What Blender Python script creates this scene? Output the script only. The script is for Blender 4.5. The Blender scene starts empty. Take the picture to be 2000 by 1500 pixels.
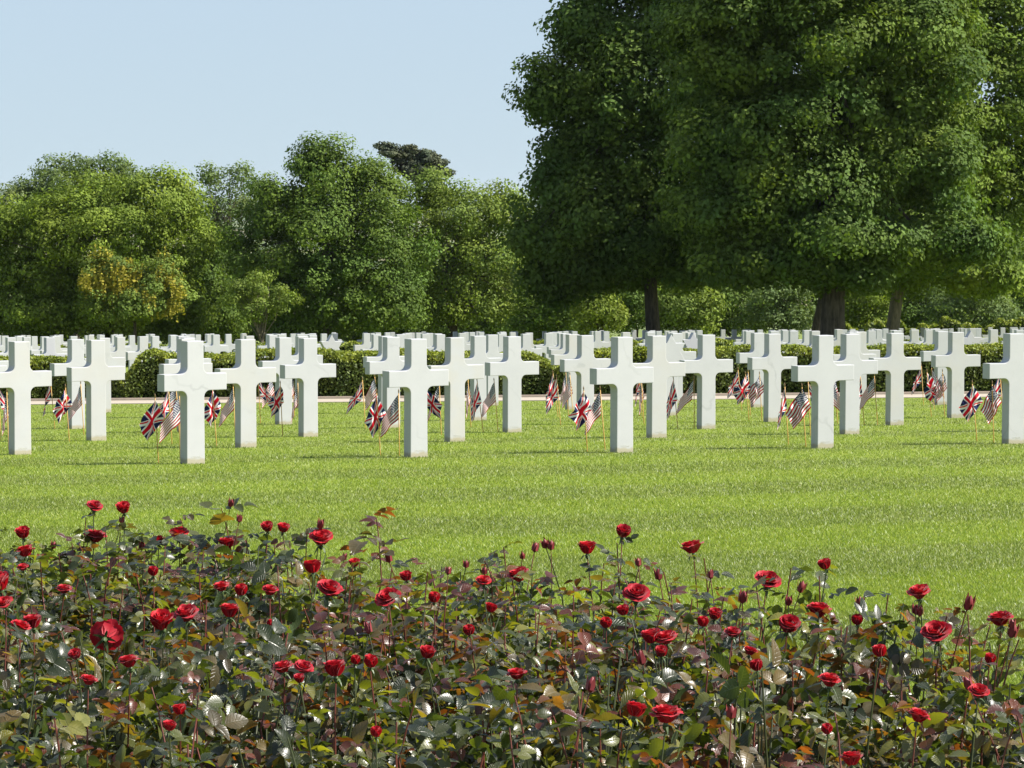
import bpy, bmesh, math, random
import numpy as np
from mathutils import Vector, Matrix, Euler
R = math.radians
random.seed(7)
RNG = np.random.default_rng(11)
SC = bpy.context.scene
COL = SC.collection

# ------------------------------------------------------------------ camera, sky, sun, exposure
F = 6667.0                       # focal length in pixels of the 2000 px wide photograph
PITCH = math.atan(367 / F)
CAMZ = 2.6
SP, CP = math.sin(PITCH), math.cos(PITCH)
cam = bpy.data.objects.new('camera', bpy.data.cameras.new('camera'))
COL.objects.link(cam)
cam.location = (0, 0, CAMZ)
cam.rotation_euler = (R(90) - PITCH, 0, 0)
cam.data.sensor_width = 36
cam.data.lens = F / 2000 * 36
cam.data.clip_start = .1
cam.data.clip_end = 40000
SC.camera = cam

SUN_AZ = R(98)                   # clockwise from the view direction (+Y)
SUN_EL = R(45)
w = bpy.data.worlds.new('World'); SC.world = w; w.use_nodes = True
nt = w.node_tree
bg = nt.nodes['Background']
sky = nt.nodes.new('ShaderNodeTexSky'); sky.sky_type = 'NISHITA'; sky.sun_disc = False
sky.sun_elevation = SUN_EL; sky.sun_rotation = SUN_AZ
sky.altitude = 50; sky.air_density = 1.3; sky.dust_density = 1.3; sky.ozone_density = 3.2
tcw = nt.nodes.new('ShaderNodeTexCoord'); ad = nt.nodes.new('ShaderNodeVectorMath'); ad.operation = 'MULTIPLY_ADD'; ad.inputs[1].default_value = (1, 1, .6); ad.inputs[2].default_value = (0, 0, .11)
nt.links.new(tcw.outputs['Generated'], ad.inputs[0]); nt.links.new(ad.outputs[0], sky.inputs[0])   # the clear band a little above the horizon
mx = nt.nodes.new('ShaderNodeMix'); mx.data_type = 'RGBA'; mx.inputs[0].default_value = .35; mx.inputs[7].default_value = (4.3, 4.7, 5.6, 1)   # thin high veil that pales the blue
nt.links.new(sky.outputs[0], mx.inputs[6]); nt.links.new(mx.outputs[2], bg.inputs[0]); bg.inputs[1].default_value = .070
sun = bpy.data.objects.new('sun', bpy.data.lights.new('sun', 'SUN')); COL.objects.link(sun)
sun.data.energy = 5.0; sun.data.angle = R(.53); sun.data.color = (1, .95, .87)
sd = Vector((math.sin(SUN_AZ) * math.cos(SUN_EL), math.cos(SUN_AZ) * math.cos(SUN_EL), math.sin(SUN_EL)))
sun.rotation_euler = sd.to_track_quat('Z', 'Y').to_euler()
sun.location = (30, 0, 60)
SC.view_settings.view_transform = 'Standard'; SC.view_settings.look = 'None'
SC.view_settings.exposure = 1.2; SC.view_settings.gamma = 1
SC.render.engine = 'CYCLES'
SC.cycles.max_bounces = 7; SC.cycles.diffuse_bounces = 3; SC.cycles.glossy_bounces = 2
SC.cycles.transmission_bounces = 4; SC.cycles.volume_bounces = 0; SC.cycles.transparent_max_bounces = 4
SC.cycles.use_denoising = True
SC.cycles.sample_clamp_indirect = 4
SC.render.resolution_x = 1024; SC.render.resolution_y = 768

# ------------------------------------------------------------------ lawn plane and measuring helpers
C0, C1, C2 = -1.1470, .007827, .015993          # height over the camera axis = C0 + C1*X + C2*depth
def sstep(a, b, x):
    t = np.clip((x - a) / (b - a), 0, 1); return t * t * (3 - 2 * t)
def drop(D): return .35 * (1 - sstep(6.5, 14.0, D))
def to_world(X, D, Y):
    return (X, D * CP + Y * SP, CAMZ + Y * CP - D * SP)
def ground_rel(X, D):
    return C0 + C1 * np.clip(X, -60, 60) + C2 * D - drop(D)
def gw(X, D):
    """world point of the ground at lateral X, depth D (D<=160)"""
    return Vector(to_world(X, D, float(ground_rel(X, D))))
def foot(x, y):
    """(X, depth) of the lawn seen at photo pixel x, y"""
    r = (x - 1000) / F; s = (750 - y) / F
    D = C0 / (s - C1 * r - C2)
    return D * r, D
def pix(x, y, D):
    return Vector(to_world((x - 1000) / F * D, D, (750 - y) / F * D))
def rel(x, y, D):                                # height above the ground of the point seen at x, y at depth D
    X = (x - 1000) / F * D
    return (750 - y) / F * D - float(ground_rel(X, D))

# ------------------------------------------------------------------ object helpers
def tag(o, label=None, cat=None, group=None, kind=None):
    if label: o['label'] = label
    if cat: o['category'] = cat
    if group: o['group'] = group
    if kind: o['kind'] = kind
    return o
def link(name, mesh, parent=None, loc=None):
    o = bpy.data.objects.new(name, mesh); COL.objects.link(o)
    if parent is not None: o.parent = parent
    if loc is not None: o.location = loc
    return o
def empty(name, loc, rz=0):
    o = bpy.data.objects.new(name, None); COL.objects.link(o)
    o.location = loc; o.rotation_euler = (0, 0, rz); o.empty_display_size = .1
    return o
def np_mesh(name, V, faces_flat, per, mats, smooth=False, cols=None, uv=None, fcols=None):
    """V (n,3); faces_flat 1D index array with `per` corners per face"""
    V = np.asarray(V, np.float32); fl = np.asarray(faces_flat, np.int32).ravel()
    me = bpy.data.meshes.new(name); nf = len(fl) // per
    me.vertices.add(len(V)); me.vertices.foreach_set('co', V.ravel())
    me.loops.add(len(fl)); me.loops.foreach_set('vertex_index', fl)
    me.polygons.add(nf)
    me.polygons.foreach_set('loop_start', np.arange(0, nf * per, per, dtype=np.int32))
    me.polygons.foreach_set('loop_total', np.full(nf, per, np.int32))
    if smooth: me.polygons.foreach_set('use_smooth', np.ones(nf, bool))
    if uv is not None:
        l = me.uv_layers.new(name='UVMap'); l.data.foreach_set('uv', np.asarray(uv, np.float32)[fl].ravel())
    if cols is not None:                          # one colour per vertex
        a = me.color_attributes.new('Col', 'FLOAT_COLOR', 'POINT')
        c = np.ones((len(V), 4), np.float32); c[:, :3] = cols; a.data.foreach_set('color', c.ravel())
    if fcols is not None:                         # one colour per face
        a = me.color_attributes.new('Col', 'FLOAT_COLOR', 'CORNER')
        c = np.ones((nf, 4), np.float32); c[:, :3] = fcols; a.data.foreach_set('color', np.repeat(c, per, 0).ravel())
    for m in (mats if isinstance(mats, (list, tuple)) else [mats]): me.materials.append(m)
    me.update(calc_edges=True)
    return me

# ------------------------------------------------------------------ materials
class N:
    def __init__(s, name):
        s.m = bpy.data.materials.new(name); s.m.use_nodes = True
        s.t = s.m.node_tree; s.t.nodes.clear()
        s.out = s.t.nodes.new('ShaderNodeOutputMaterial')
    def n(s, typ, props=None, **ins):
        k = s.t.nodes.new('ShaderNode' + typ)
        for a, b in (props or {}).items(): setattr(k, a, b)
        for a, b in ins.items():
            key = a.replace('_', ' ') if not a.startswith('i') or not a[1:].isdigit() else int(a[1:])
            s.set(k, key, b)
        return k
    def set(s, k, key, b):
        sock = k.inputs[key]
        if isinstance(b, bpy.types.NodeSocket): s.t.links.new(b, sock)
        else: sock.default_value = b
    def mix(s, fac, a, b, mode='MIX'):
        k = s.t.nodes.new('ShaderNodeMix'); k.data_type = 'RGBA'; k.blend_type = mode
        s.set(k, 0, fac); s.set(k, 6, a if not isinstance(a, tuple) else (*a[:3], 1)); s.set(k, 7, b if not isinstance(b, tuple) else (*b[:3], 1))
        return k.outputs[2]
    def math(s, op, a, b=0.0, c=None):
        k = s.t.nodes.new('ShaderNodeMath'); k.operation = op
        s.set(k, 0, a); s.set(k, 1, b)
        if c is not None: s.set(k, 2, c)
        return k.outputs[0]
    def noise(s, vec, scale, detail=3, rough=.55):
        k = s.n('TexNoise', None, Scale=scale, Detail=detail, Roughness=rough)
        if vec is not None: s.t.links.new(vec, k.inputs['Vector'])
        return k.outputs['Fac']
    def ramp(s, fac, stops):
        k = s.t.nodes.new('ShaderNodeValToRGB'); e = k.color_ramp.elements
        while len(e) < len(stops): e.new(.5)
        for q, (p, c) in zip(e, stops):
            q.position = p; q.color = (*c, 1) if isinstance(c, tuple) else (c, c, c, 1)
        s.t.links.new(fac, k.inputs[0]); return k.outputs[0]
    def bsdf(s, color, rough=.6, spec=.5, normal=None, **kw):
        k = s.t.nodes.new('ShaderNodeBsdfPrincipled')
        s.set(k, 'Base Color', color if isinstance(color, bpy.types.NodeSocket) else (*color[:3], 1))
        s.set(k, 'Roughness', rough); s.set(k, 'Specular IOR Level', spec)
        if normal is not None: s.set(k, 'Normal', normal)
        for a, b in kw.items(): s.set(k, a.replace('_', ' '), b)
        return k
    def bump(s, h, strength=.3, dist=.01):
        k = s.n('Bump', None, Strength=strength, Distance=dist); s.t.links.new(h, k.inputs['Height']); return k.outputs[0]
    def done(s, sh):
        s.t.links.new(sh.outputs[0] if not isinstance(sh, bpy.types.NodeSocket) else sh, s.out.inputs[0]); return s.m
    def obj(s): return s.n('TexCoord').outputs['Object']

def leaf_material(name, ca, cb, trans=.35, scale=.5, rough=.65, spec=.10, tcol=None, attr=True):
    k = N(name)
    co = k.obj()
    f = k.noise(co, scale, 3, .6)
    c = k.mix(k.ramp(f, [(.3, 0.0), (.7, 1.0)]), ca, cb)
    if attr:
        a = k.n('Attribute', {'attribute_name': 'Col'}).outputs['Color']
        c = k.mix(1.0, c, a, 'MULTIPLY')
    p = k.bsdf(c, rough, spec)
    tc = k.mix(1.0, c, tcol or (1.25, 1.3, .55), 'MULTIPLY')
    t = k.n('BsdfTranslucent'); k.t.links.new(tc, t.inputs[0])
    ms = k.t.nodes.new('ShaderNodeMixShader'); ms.inputs[0].default_value = trans
    k.t.links.new(p.outputs[0], ms.inputs[1]); k.t.links.new(t.outputs[0], ms.inputs[2])
    return k.done(ms)

def mat_marble():
    k = N('white_marble'); co = k.obj()
    rnd = k.n('ObjectInfo').outputs['Random']
    off = k.n('VectorMath', {'operation': 'ADD'}); k.t.links.new(co, off.inputs[0])
    cb = k.n('CombineXYZ'); r50 = k.math('MULTIPLY', rnd, 57.0)
    for i in range(3): k.t.links.new(r50, cb.inputs[i])
    k.t.links.new(cb.outputs[0], off.inputs[1]); v = off.outputs[0]
    wv = k.n('TexWave', {'wave_type': 'BANDS', 'bands_direction': 'DIAGONAL'}, Scale=1.3, Distortion=9.0, Detail=4.0, Detail_Scale=1.6)
    k.t.links.new(v, wv.inputs['Vector'])
    vein = k.ramp(wv.outputs['Fac'], [(.0, 1.0), (.04, 0.0)])
    veinm = k.math('MULTIPLY', vein, k.ramp(k.noise(v, 2.2), [(.46, 0.0), (.7, .5)]))
    base = k.mix(k.noise(v, 5, 4), (.335, .342, .350), (.390, .395, .402))
    base = k.mix(k.math('MULTIPLY', k.ramp(rnd, [(.55, 0.0), (1.0, 1.0)]), k.ramp(k.noise(v, 3), [(.35, 0.0), (.75, .8)])), base, (.38, .36, .31))
    base = k.mix(veinm, base, (.25, .26, .26))
    z = k.n('SeparateXYZ'); k.t.links.new(co, z.inputs[0])
    zn = k.math('ADD', z.outputs[2], k.math('MULTIPLY', k.noise(v, 16), -.07))
    st = k.ramp(zn, [(-.02, .75), (.025, 0.0)])
    base = k.mix(st, base, (.28, .245, .15))
    h = k.noise(co, 160, 2)
    return k.done(k.bsdf(base, .6, .3, k.bump(h, .15, .003)))

def simple(name, color, rough=.6, spec=.4, var=0, scale=20, **kw):
    k = N(name)
    if var:
        c = k.mix(k.noise(k.obj(), scale), tuple(x * (1 - var) for x in color), tuple(min(1, x * (1 + var)) for x in color))
    else: c = color
    return k.done(k.bsdf(c, rough, spec, **kw))

def mat_cloth():
    k = N('printed_flag_cloth')
    a = k.n('Attribute', {'attribute_name': 'Col'}).outputs['Color']
    p = k.bsdf(a, .75, .2); t = k.n('BsdfTranslucent'); k.t.links.new(a, t.inputs[0])
    ms = k.t.nodes.new('ShaderNodeMixShader'); ms.inputs[0].default_value = .3
    k.t.links.new(p.outputs[0], ms.inputs[1]); k.t.links.new(t.outputs[0], ms.inputs[2])
    return k.done(ms)

def mat_rose_leaf():
    k = N('rose_leaf')
    a = k.n('Attribute', {'attribute_name': 'Col'}).outputs['Color']
    uv = k.n('UVMap').outputs[0]
    sx = k.n('SeparateXYZ'); k.t.links.new(uv, sx.inputs[0])
    ab = k.math('ABSOLUTE', sx.outputs[0])
    vv = k.math('SUBTRACT', k.math('MULTIPLY', sx.outputs[1], 7.0), k.math('MULTIPLY', ab, 1.6))
    fr = k.math('PINGPONG', vv, .5)
    vein = k.ramp(fr, [(.0, 1.0), (.13, 0.0)])
    mid = k.ramp(ab, [(.0, 1.0), (.08, 0.0)])
    vn = k.math('MAXIMUM', vein, mid)
    n1 = k.noise(k.obj(), 45, 3)
    c = k.mix(k.ramp(n1, [(.3, 0.0), (.7, 1.0)]), a, k.mix(1.0, a, (1.5, 1.35, 1.25), 'MULTIPLY'))
    c = k.mix(k.math('MULTIPLY', vn, .3), c, k.mix(.5, a, (.16, .17, .08)))
    bf = k.n('NewGeometry').outputs['Backfacing']
    c2 = k.mix(bf, c, k.mix(.45, c, (.10, .15, .07)))
    hgt = k.math('ADD', k.math('MULTIPLY', vn, -1.0), k.math('MULTIPLY', n1, .6))
    nm = k.bump(hgt, .55, .0012)
    rough = k.math('ADD', .23, k.math('MULTIPLY', k.noise(k.obj(), 90, 2), .22))
    p = k.bsdf(c2, rough, .58, nm)
    t = k.n('BsdfTranslucent'); k.t.links.new(k.mix(1.0, c, (2.9, 3.0, .6), 'MULTIPLY'), t.inputs[0])
    ms = k.t.nodes.new('ShaderNodeMixShader'); ms.inputs[0].default_value = .34
    k.t.links.new(p.outputs[0], ms.inputs[1]); k.t.links.new(t.outputs[0], ms.inputs[2])
    return k.done(ms)

def mat_petal():
    k = N('red_rose_petal')
    uv = k.n('UVMap').outputs[0]; sx = k.n('SeparateXYZ'); k.t.links.new(uv, sx.inputs[0])
    n1 = k.noise(k.obj(), 60, 3)
    rn = k.n('ObjectInfo').outputs['Random']
    c = k.mix(rn, k.mix(n1, (.22, .002, .010), (.38, .003, .018)), k.mix(n1, (.38, .004, .008), (.58, .008, .020)))
    c = k.mix(k.math('MULTIPLY', k.ramp(sx.outputs[1], [(.75, 0.0), (1.0, 1.0)]), .35), c, (.30, .002, .012))
    p = k.bsdf(c, .55, .25, k.bump(n1, .3, .001), Sheen_Weight=.15)
    t = k.n('BsdfTranslucent'); t.inputs[0].default_value = (.62, .008, .018, 1)
    ms = k.t.nodes.new('ShaderNodeMixShader'); ms.inputs[0].default_value = .22
    k.t.links.new(p.outputs[0], ms.inputs[1]); k.t.links.new(t.outputs[0], ms.inputs[2])
    return k.done(ms)

def mat_lawn():
    k = N('mown_lawn'); co = k.obj()
    f1 = k.noise(co, 1.4, 4); f2 = k.noise(co, 38, 3)
    c = k.mix(f2, (.10, .14, .016), (.17, .22, .027))
    c = k.mix(k.ramp(f1, [(.35, 0.0), (.7, .6)]), c, (.19, .22, .035))
    # far country: fields and woods
    sx = k.n('SeparateXYZ'); k.t.links.new(co, sx.inputs[0])
    far = k.ramp(k.math('DIVIDE', sx.outputs[1], 1000.0), [(.2, 0.0), (.4, 1.0)])
    vo = k.n('TexVoronoi', None, Scale=.004); k.t.links.new(co, vo.inputs['Vector'])
    fc = k.ramp(k.n('SeparateXYZ', None, i0=vo.outputs['Color']).outputs[0], [(0, (.05, .08, .03)), (.4, (.12, .15, .05)), (.7, (.22, .19, .10)), (1, (.04, .07, .03))])
    c = k.mix(far, c, fc)
    return k.done(k.bsdf(c, .8, .2, k.bump(f2, .6, .02)))

def mat_blade():
    k = N('grass_blade')
    a = k.n('Attribute', {'attribute_name': 'Col'}).outputs['Color']
    p = k.bsdf(a, .42, .4); t = k.n('BsdfTranslucent'); k.t.links.new(k.mix(1.0, a, (1.25, 1.3, .6), 'MULTIPLY'), t.inputs[0])
    ms = k.t.nodes.new('ShaderNodeMixShader'); ms.inputs[0].default_value = .4
    k.t.links.new(p.outputs[0], ms.inputs[1]); k.t.links.new(t.outputs[0], ms.inputs[2])
    return k.done(ms)

def mat_bark(name, a, b):
    k = N(name); co = k.obj()
    mp = k.n('Mapping'); k.t.links.new(co, mp.inputs[0]); mp.inputs['Scale'].default_value = (6, 6, 1.1)
    f = k.noise(mp.outputs[0], 1.6, 5, .7)
    return k.done(k.bsdf(k.mix(k.ramp(f, [(.35, 0.0), (.65, 1.0)]), a, b), .9, .2, k.bump(f, 1.0, .12)))

M = dict(
    marble=mat_marble(), cloth=mat_cloth(), rleaf=mat_rose_leaf(), petal=mat_petal(), lawn=mat_lawn(), blade=mat_blade(),
    stick=simple('varnished_wood_stick', (.45, .27, .07), .5, .4, .15), gilt=simple('dark_gilt_spear', (.16, .10, .04), .35, .5),
    cut_shade=simple('cut_shade_grey', (.42, .42, .38), .8, .2),  # uncut digits: the shadow of engraving is put into the grey
    bark=mat_bark('grey_brown_bark', (.030, .025, .020), (.11, .09, .07)),
    bark2=mat_bark('pale_bark', (.08, .07, .055), (.22, .18, .13)),
    cane=simple('rose_cane', (.045, .055, .02), .5, .4, .3, 30), redcane=simple('young_red_cane', (.11, .03, .02), .45, .4, .3, 30),
    calyx=simple('calyx_green', (.045, .075, .02), .5, .4, .2, 60), budm=simple('dusky_bud', (.17, .022, .025), .5, .35, .3, 70),
    kerb=simple('pinkish_concrete_kerb', (.44, .36, .29), .85, .2, .18, 6), gravel=simple('pale_pink_gravel', (.33, .285, .23), .9, .2, .3, 30),
    soil=simple('mulched_soil', (.075, .055, .045), .95, .1, .6, 25),
    core=simple('hedge_dark_core', (.010, .016, .006), .95, .1, .3, 8),  # near-black colour of the filler box added inside the hedges
    boxleaf=leaf_material('box_leaf', (.060, .092, .020), (.125, .155, .030), .3, 2.5, .5, .2),
)

# ------------------------------------------------------------------ the ground: one sheet to the horizon
def world_z_far(X, D):
    Dn = np.minimum(D, 160.0)
    z = CAMZ + ground_rel(X, Dn) * CP - Dn * SP
    y = Dn * CP + ground_rel(X, Dn) * SP
    e = np.maximum(D - 160.0, 0)
    z = z - .0391 * 900 * (1 - np.exp(-e / 900)); y = y + e
    return y, z
Ds = np.concatenate([np.arange(-40, 4, 4), np.arange(4, 20, .5), np.arange(20, 160, 4), np.geomspace(160, 14000, 60)])
us = np.linspace(-1, 1, 81)
GX = us[None, :] * (60 + .9 * np.maximum(Ds, 0))[:, None]; GD = np.repeat(Ds[:, None], 81, 1)
gy, gz = world_z_far(GX, GD)
V = np.stack([GX, gy, gz], -1).reshape(-1, 3)
ii = np.arange((len(Ds) - 1) * 80); rr_, cc_ = ii // 80, ii % 80; a_ = rr_ * 81 + cc_
Fq = np.stack([a_, a_ + 1, a_ + 82, a_ + 81], 1)
tag(link('lawn', np_mesh('lawn', V, Fq, 4, M['lawn'], True)), kind='structure')
GROUND_BACK = float(gz.min())

# distant low hills on the horizon
def hills():
    k = N('far_wooded_hill'); c = k.mix(k.noise(k.obj(), .004, 5), (.035, .06, .03), (.10, .12, .06))
    m = k.done(k.bsdf(c, .95, .1))
    nx, ny = 160, 10
    xs = np.linspace(-2600, 2600, nx); V = []
    for j in range(ny):
        t = j / (ny - 1)
        for x in xs:
            h = 22 + 5 * math.sin(x / 310) + 4 * math.sin(x / 97 + 1) + 2.5 * math.sin(x / 23) * math.sin(x / 41)
            h += 30 * math.exp(-((x + 1100) / 330) ** 2)
            V.append((x, 7000 + t * 2600, CAMZ - 48 + (h + 14) * math.sin(min(1, t * 1.6) * math.pi / 2) * (1 if t < .9 else .6)))
    i = np.arange((ny - 1) * (nx - 1)); r, c_ = i // (nx - 1), i % (nx - 1); a = r * nx + c_
    tag(link('hills', np_mesh('hills', V, np.stack([a, a + 1, a + nx + 1, a + nx], 1), 4, m, True)), kind='structure')
hills()

# ------------------------------------------------------------------ grass blades (stuff)
def bed_back(X):                  # depth of the far edge of the rose bed
    return np.interp(X, [-2.2, -1.66, -.8, 0, .58, .91, 1.14, 1.6], [11.9, 11.7, 11.3, 10.6, 10.0, 9.2, 8.5, 7.8])
def grass():
    n = 1500000
    u = RNG.random(n); D0, D1 = 7.4, 62.0
    D = 1 / (1 / D0 - u * (1 / D0 - 1 / D1))                    # density per square metre falls with the cube of distance
    X = (RNG.random(n) * 2 - 1) * (.155 * D + .15)
    keep = (D > bed_back(X) - .25) & ~((D > 54.3) & (D < 57.6))
    D, X = D[keep], X[keep]; n = len(D)
    G = ground_rel(X, D); P = np.stack([X, D * CP + G * SP, CAMZ + G * CP - D * SP], 1)
    sc = (D / 12) ** .55
    hgt = (.008 + .009 * RNG.random(n)) * sc ** .6; wid = (.0012 + .0009 * RNG.random(n)) * sc * 1.1
    # mowing bands: alternate strips lean opposite ways
    s = (P[:, 1] - .30 * P[:, 0] + .10 * np.sin(P[:, 0] * 1.7) + .08 * np.sin(P[:, 0] * .6 + 2)) / 1.9
    band = np.tanh(3.5 * np.sin(s * math.pi))
    ang = RNG.random(n) * 2 * math.pi
    lean = hgt * (.35 + .7 * RNG.random(n))
    dx = np.cos(ang) * lean; dy = np.sin(ang) * lean + band * hgt * .22
    a2 = RNG.random(n) * math.pi
    wx, wy = np.cos(a2) * wid, np.sin(a2) * wid * .7
    A = P + np.stack([wx, wy, np.zeros(n)], 1); B = P - np.stack([wx, wy, np.zeros(n)], 1)
    T = P + np.stack([dx, dy, hgt], 1)
    V = np.stack([A, B, T], 1).reshape(-1, 3)
    base = np.array([.190, .245, .036]); dry = np.array([.31, .32, .10]); dk = np.array([.115, .170, .028])
    q = RNG.random(n)[:, None]; r = RNG.random(n)[:, None]
    c = np.where(q < .09, dry, np.where(q > .72, dk, base)) * (.75 + .5 * r)
    patch = .5 + .5 * np.sin(P[:, 0] * 2.1 + 1.3 * np.sin(P[:, 1] * .9)) * np.sin(P[:, 1] * 1.3 + .7 * np.sin(P[:, 0] * 1.1))
    c = c * (.93 + .12 * patch[:, None]) * (1 - .17 * band[:, None])  # tone of the leaning bands is also put into blade colour
    me = np_mesh('grass_blades', V, np.arange(3 * n), 3, M['blade'], False, cols=np.repeat(c, 3, 0))
    tag(link('grass', me), 'short mown bright green lawn with faint mowing bands', 'grass', kind='stuff')
grass()

# kerb and gravel strip in front of the hedge
def strip(name, D0, D1, z0, z1, mat, X=11):
    n = 45; V = []; Fc = []
    for i in range(n):
        x = -X + 2 * X * i / (n - 1)
        for (d, z) in ((D0, z0 - .08), (D0, z1), (D1, z1), (D1, z0 - .08)):
            p = gw(x, d); V.append((p.x, p.y, p.z + z))
    for i in range(n - 1):
        for j in range(3):
            a = i * 4 + j; Fc.append((a, a + 1, a + 5, a + 4))
    Fc.append((0, 3, 2, 1)); e = (n - 1) * 4; Fc.append((e, e + 1, e + 2, e + 3))
    me = bpy.data.meshes.new(name); me.from_pydata(V, [], Fc); me.materials.append(mat)
    return tag(link(name, me), kind='structure')
strip('gravel_path', 54.6, 57.0, 0, .012, M['gravel'])
strip('kerb', 57.02, 57.16, 0, .05, M['kerb'])

# ------------------------------------------------------------------ memorial crosses and stars
def arc(cx, cz, r, a0, a1, n=6):
    return [(cx + r * math.cos(R(a0 + (a1 - a0) * i / n)), cz + r * math.sin(R(a0 + (a1 - a0) * i / n))) for i in range(n + 1)]
H = 1.07
def slab(name, out, mat, th=.122, bev=.006):
    bm = bmesh.new()
    f = [bm.verts.new((x, -th / 2, z)) for x, z in out]; b = [bm.verts.new((x, th / 2, z)) for x, z in out]
    ff = bm.faces.new(f); fb = bm.faces.new(b[::-1]); n = len(out)
    for i in range(n): bm.faces.new((f[i], b[i], b[(i + 1) % n], f[(i + 1) % n]))
    bmesh.ops.recalc_face_normals(bm, faces=bm.faces[:])
    es = list(ff.edges) + list(fb.edges) + [bm.edges.get((f[i], b[i])) for i in range(n) if (out[i][2] if len(out[i]) > 2 else False)]
    bmesh.ops.bevel(bm, geom=es, offset=bev, segments=2, profile=.6, affect='EDGES', clamp_overlap=True)
    me = bpy.data.meshes.new(name); bm.to_mesh(me); bm.free(); me.materials.append(mat)
    return me
def cross_outline():
    a, t = .3135, .082          # half span, half head width
    zt, zb = H - .283, H - .283 - .147
    sb, r = .090, .058
    R_ = []
    R_ += [(sb, -.06), (sb - .003, zb - r)]
    R_ += [p for p in arc(sb - .003 + r, zb - r, r, 180, 90)[1:]]
    R_ += [(a, zb), (a, zt)]
    R_ += [p for p in arc(t + r, zt + r, r, 270, 180)]
    R_ += [(t, H)]
    return R_ + [(-x, z) for x, z in R_[::-1]]
def star_outline():
    c, r = H - .235, .235; ri = r / math.sqrt(3); P = []
    s = .090
    P += [(s, -.06), (s, c - r / 2)]
    for k in range(0, 9):
        ang = -30 + 30 * k
        rad = r if k % 2 == 0 else ri
        P.append((rad * math.cos(R(ang)), c + rad * math.sin(R(ang))))
    P += [(-s, c - r / 2), (-s, -.06)]
    return P
CROSS = slab('marble_cross', cross_outline(), M['marble'])
STAR = slab('marble_star', star_outline(), M['marble'])

def text_mesh(s, size):
    cu = bpy.data.curves.new('txt', 'FONT'); cu.body = s; cu.size = size; cu.align_x = 'CENTER'
    cu.extrude = .0006
    o = bpy.data.objects.new('txt', cu); COL.objects.link(o)
    dg = bpy.context.evaluated_depsgraph_get(); dg.update()
    me = bpy.data.meshes.new_from_object(o.evaluated_get(dg))
    bpy.data.objects.remove(o); me.materials.clear(); me.materials.append(M['cut_shade'])
    return me

ORD = ['zeroth', 'first', 'second', 'third', 'fourth', 'fifth', 'sixth', 'seventh', 'eighth', 'ninth', 'tenth', 'eleventh', 'twelfth',
       'thirteenth', 'fourteenth', 'fifteenth', 'sixteenth', 'seventeenth', 'eighteenth', 'nineteenth', 'twentieth', '21st', '22nd', '23rd', '24th', '25th']
FCX, FCY = 19.5, -8.5            # centre of the fan of rows
ROWS = [
    [(376, 906), (812, 893), (1214, 884), (1606, 875.5), (1978, 867)],
    [(39, 888), (480, 874), (888, 862.5), (1282, 855), (1659, 848), (2028, 842)],
    [(-215, 872), (188, 861), (602, 853), (1000, 844.5), (1379, 838), (1747, 830.5)],
    [(-40, 853), (363.5, 844), (764, 836), (1143, 829), (1508, 824), (1866, 816.5), (2210, 812)],
    [(149, 837.5), (554, 829), (934, 821), (1307, 811.5), (1665, 808.5), (2013, 803)],
    [(-25, 823), (368, 815), (753, 807), (1118, 800), (1479, 795.5), (1838, 791)],
    [(-190, 812), (203, 805.5), (590, 797), (960, 792), (1320, 787.5), (1679, 783.5), (2025, 780)]]
NUMS = ['12316704', '37402185', '33125640', '36741152', '31298407', '32864015', '11073258', '35510426', '16148873', '39205561',
        '34610927', '20745138', '18052946', '37715203', '13089466', '38142750', '15076233']
crosses = []                     # (X, D, row, index)
def place_marker(X, D, kind, label, group, inscription=None, dz=0):
    yaw = math.atan2(FCX - X, D - FCY) + R(6) + random.uniform(-.02, .02)
    p = gw(X, D); p.z += dz
    me = STAR if kind == 'star' else CROSS
    name = 'memorial_star' if kind == 'star' else 'memorial_cross'
    cat = 'gravestone star' if kind == 'star' else 'gravestone cross'
    if inscription:
        o = empty(name, p, yaw)
        link('marble_body', me, o)
        t = link('inscription', text_mesh(inscription, .024), o, (0, -.122 / 2 - .0004, .055)); t.rotation_euler = (R(90), 0, 0)
    else:
        o = link(name, me, None, p); o.rotation_euler = (0, 0, yaw)
    tag(o, label, cat, group)
    return o
rowname = ['front', 'second', 'third', 'fourth', 'fifth', 'sixth', 'seventh']
ni = 0
for k, row in enumerate(ROWS):
    vis = [c for c in row if -70 < c[0] < 2075]
    for i, (x, y) in enumerate(vis):
        X, D = foot(x, y)
        star = (k == 4 and abs(x - 1307) < 3)
        crosses.append((X, D, k, i + 1))
        ins = None
        if k < 3: ins = NUMS[ni % len(NUMS)]; ni += 1
        side = 'nearest the roses' if k == 0 else 'before the hedge'
        if star: lab = 'white marble six pointed star marker in the fifth row before the hedge'
        else: lab = 'white marble cross, %s from the left in the %s row, %s' % (ORD[i + 1], rowname[k], side)
        place_marker(X, D, 'star' if star else 'cross', lab, 'white marble headstones in curved rows', ins)

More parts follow.
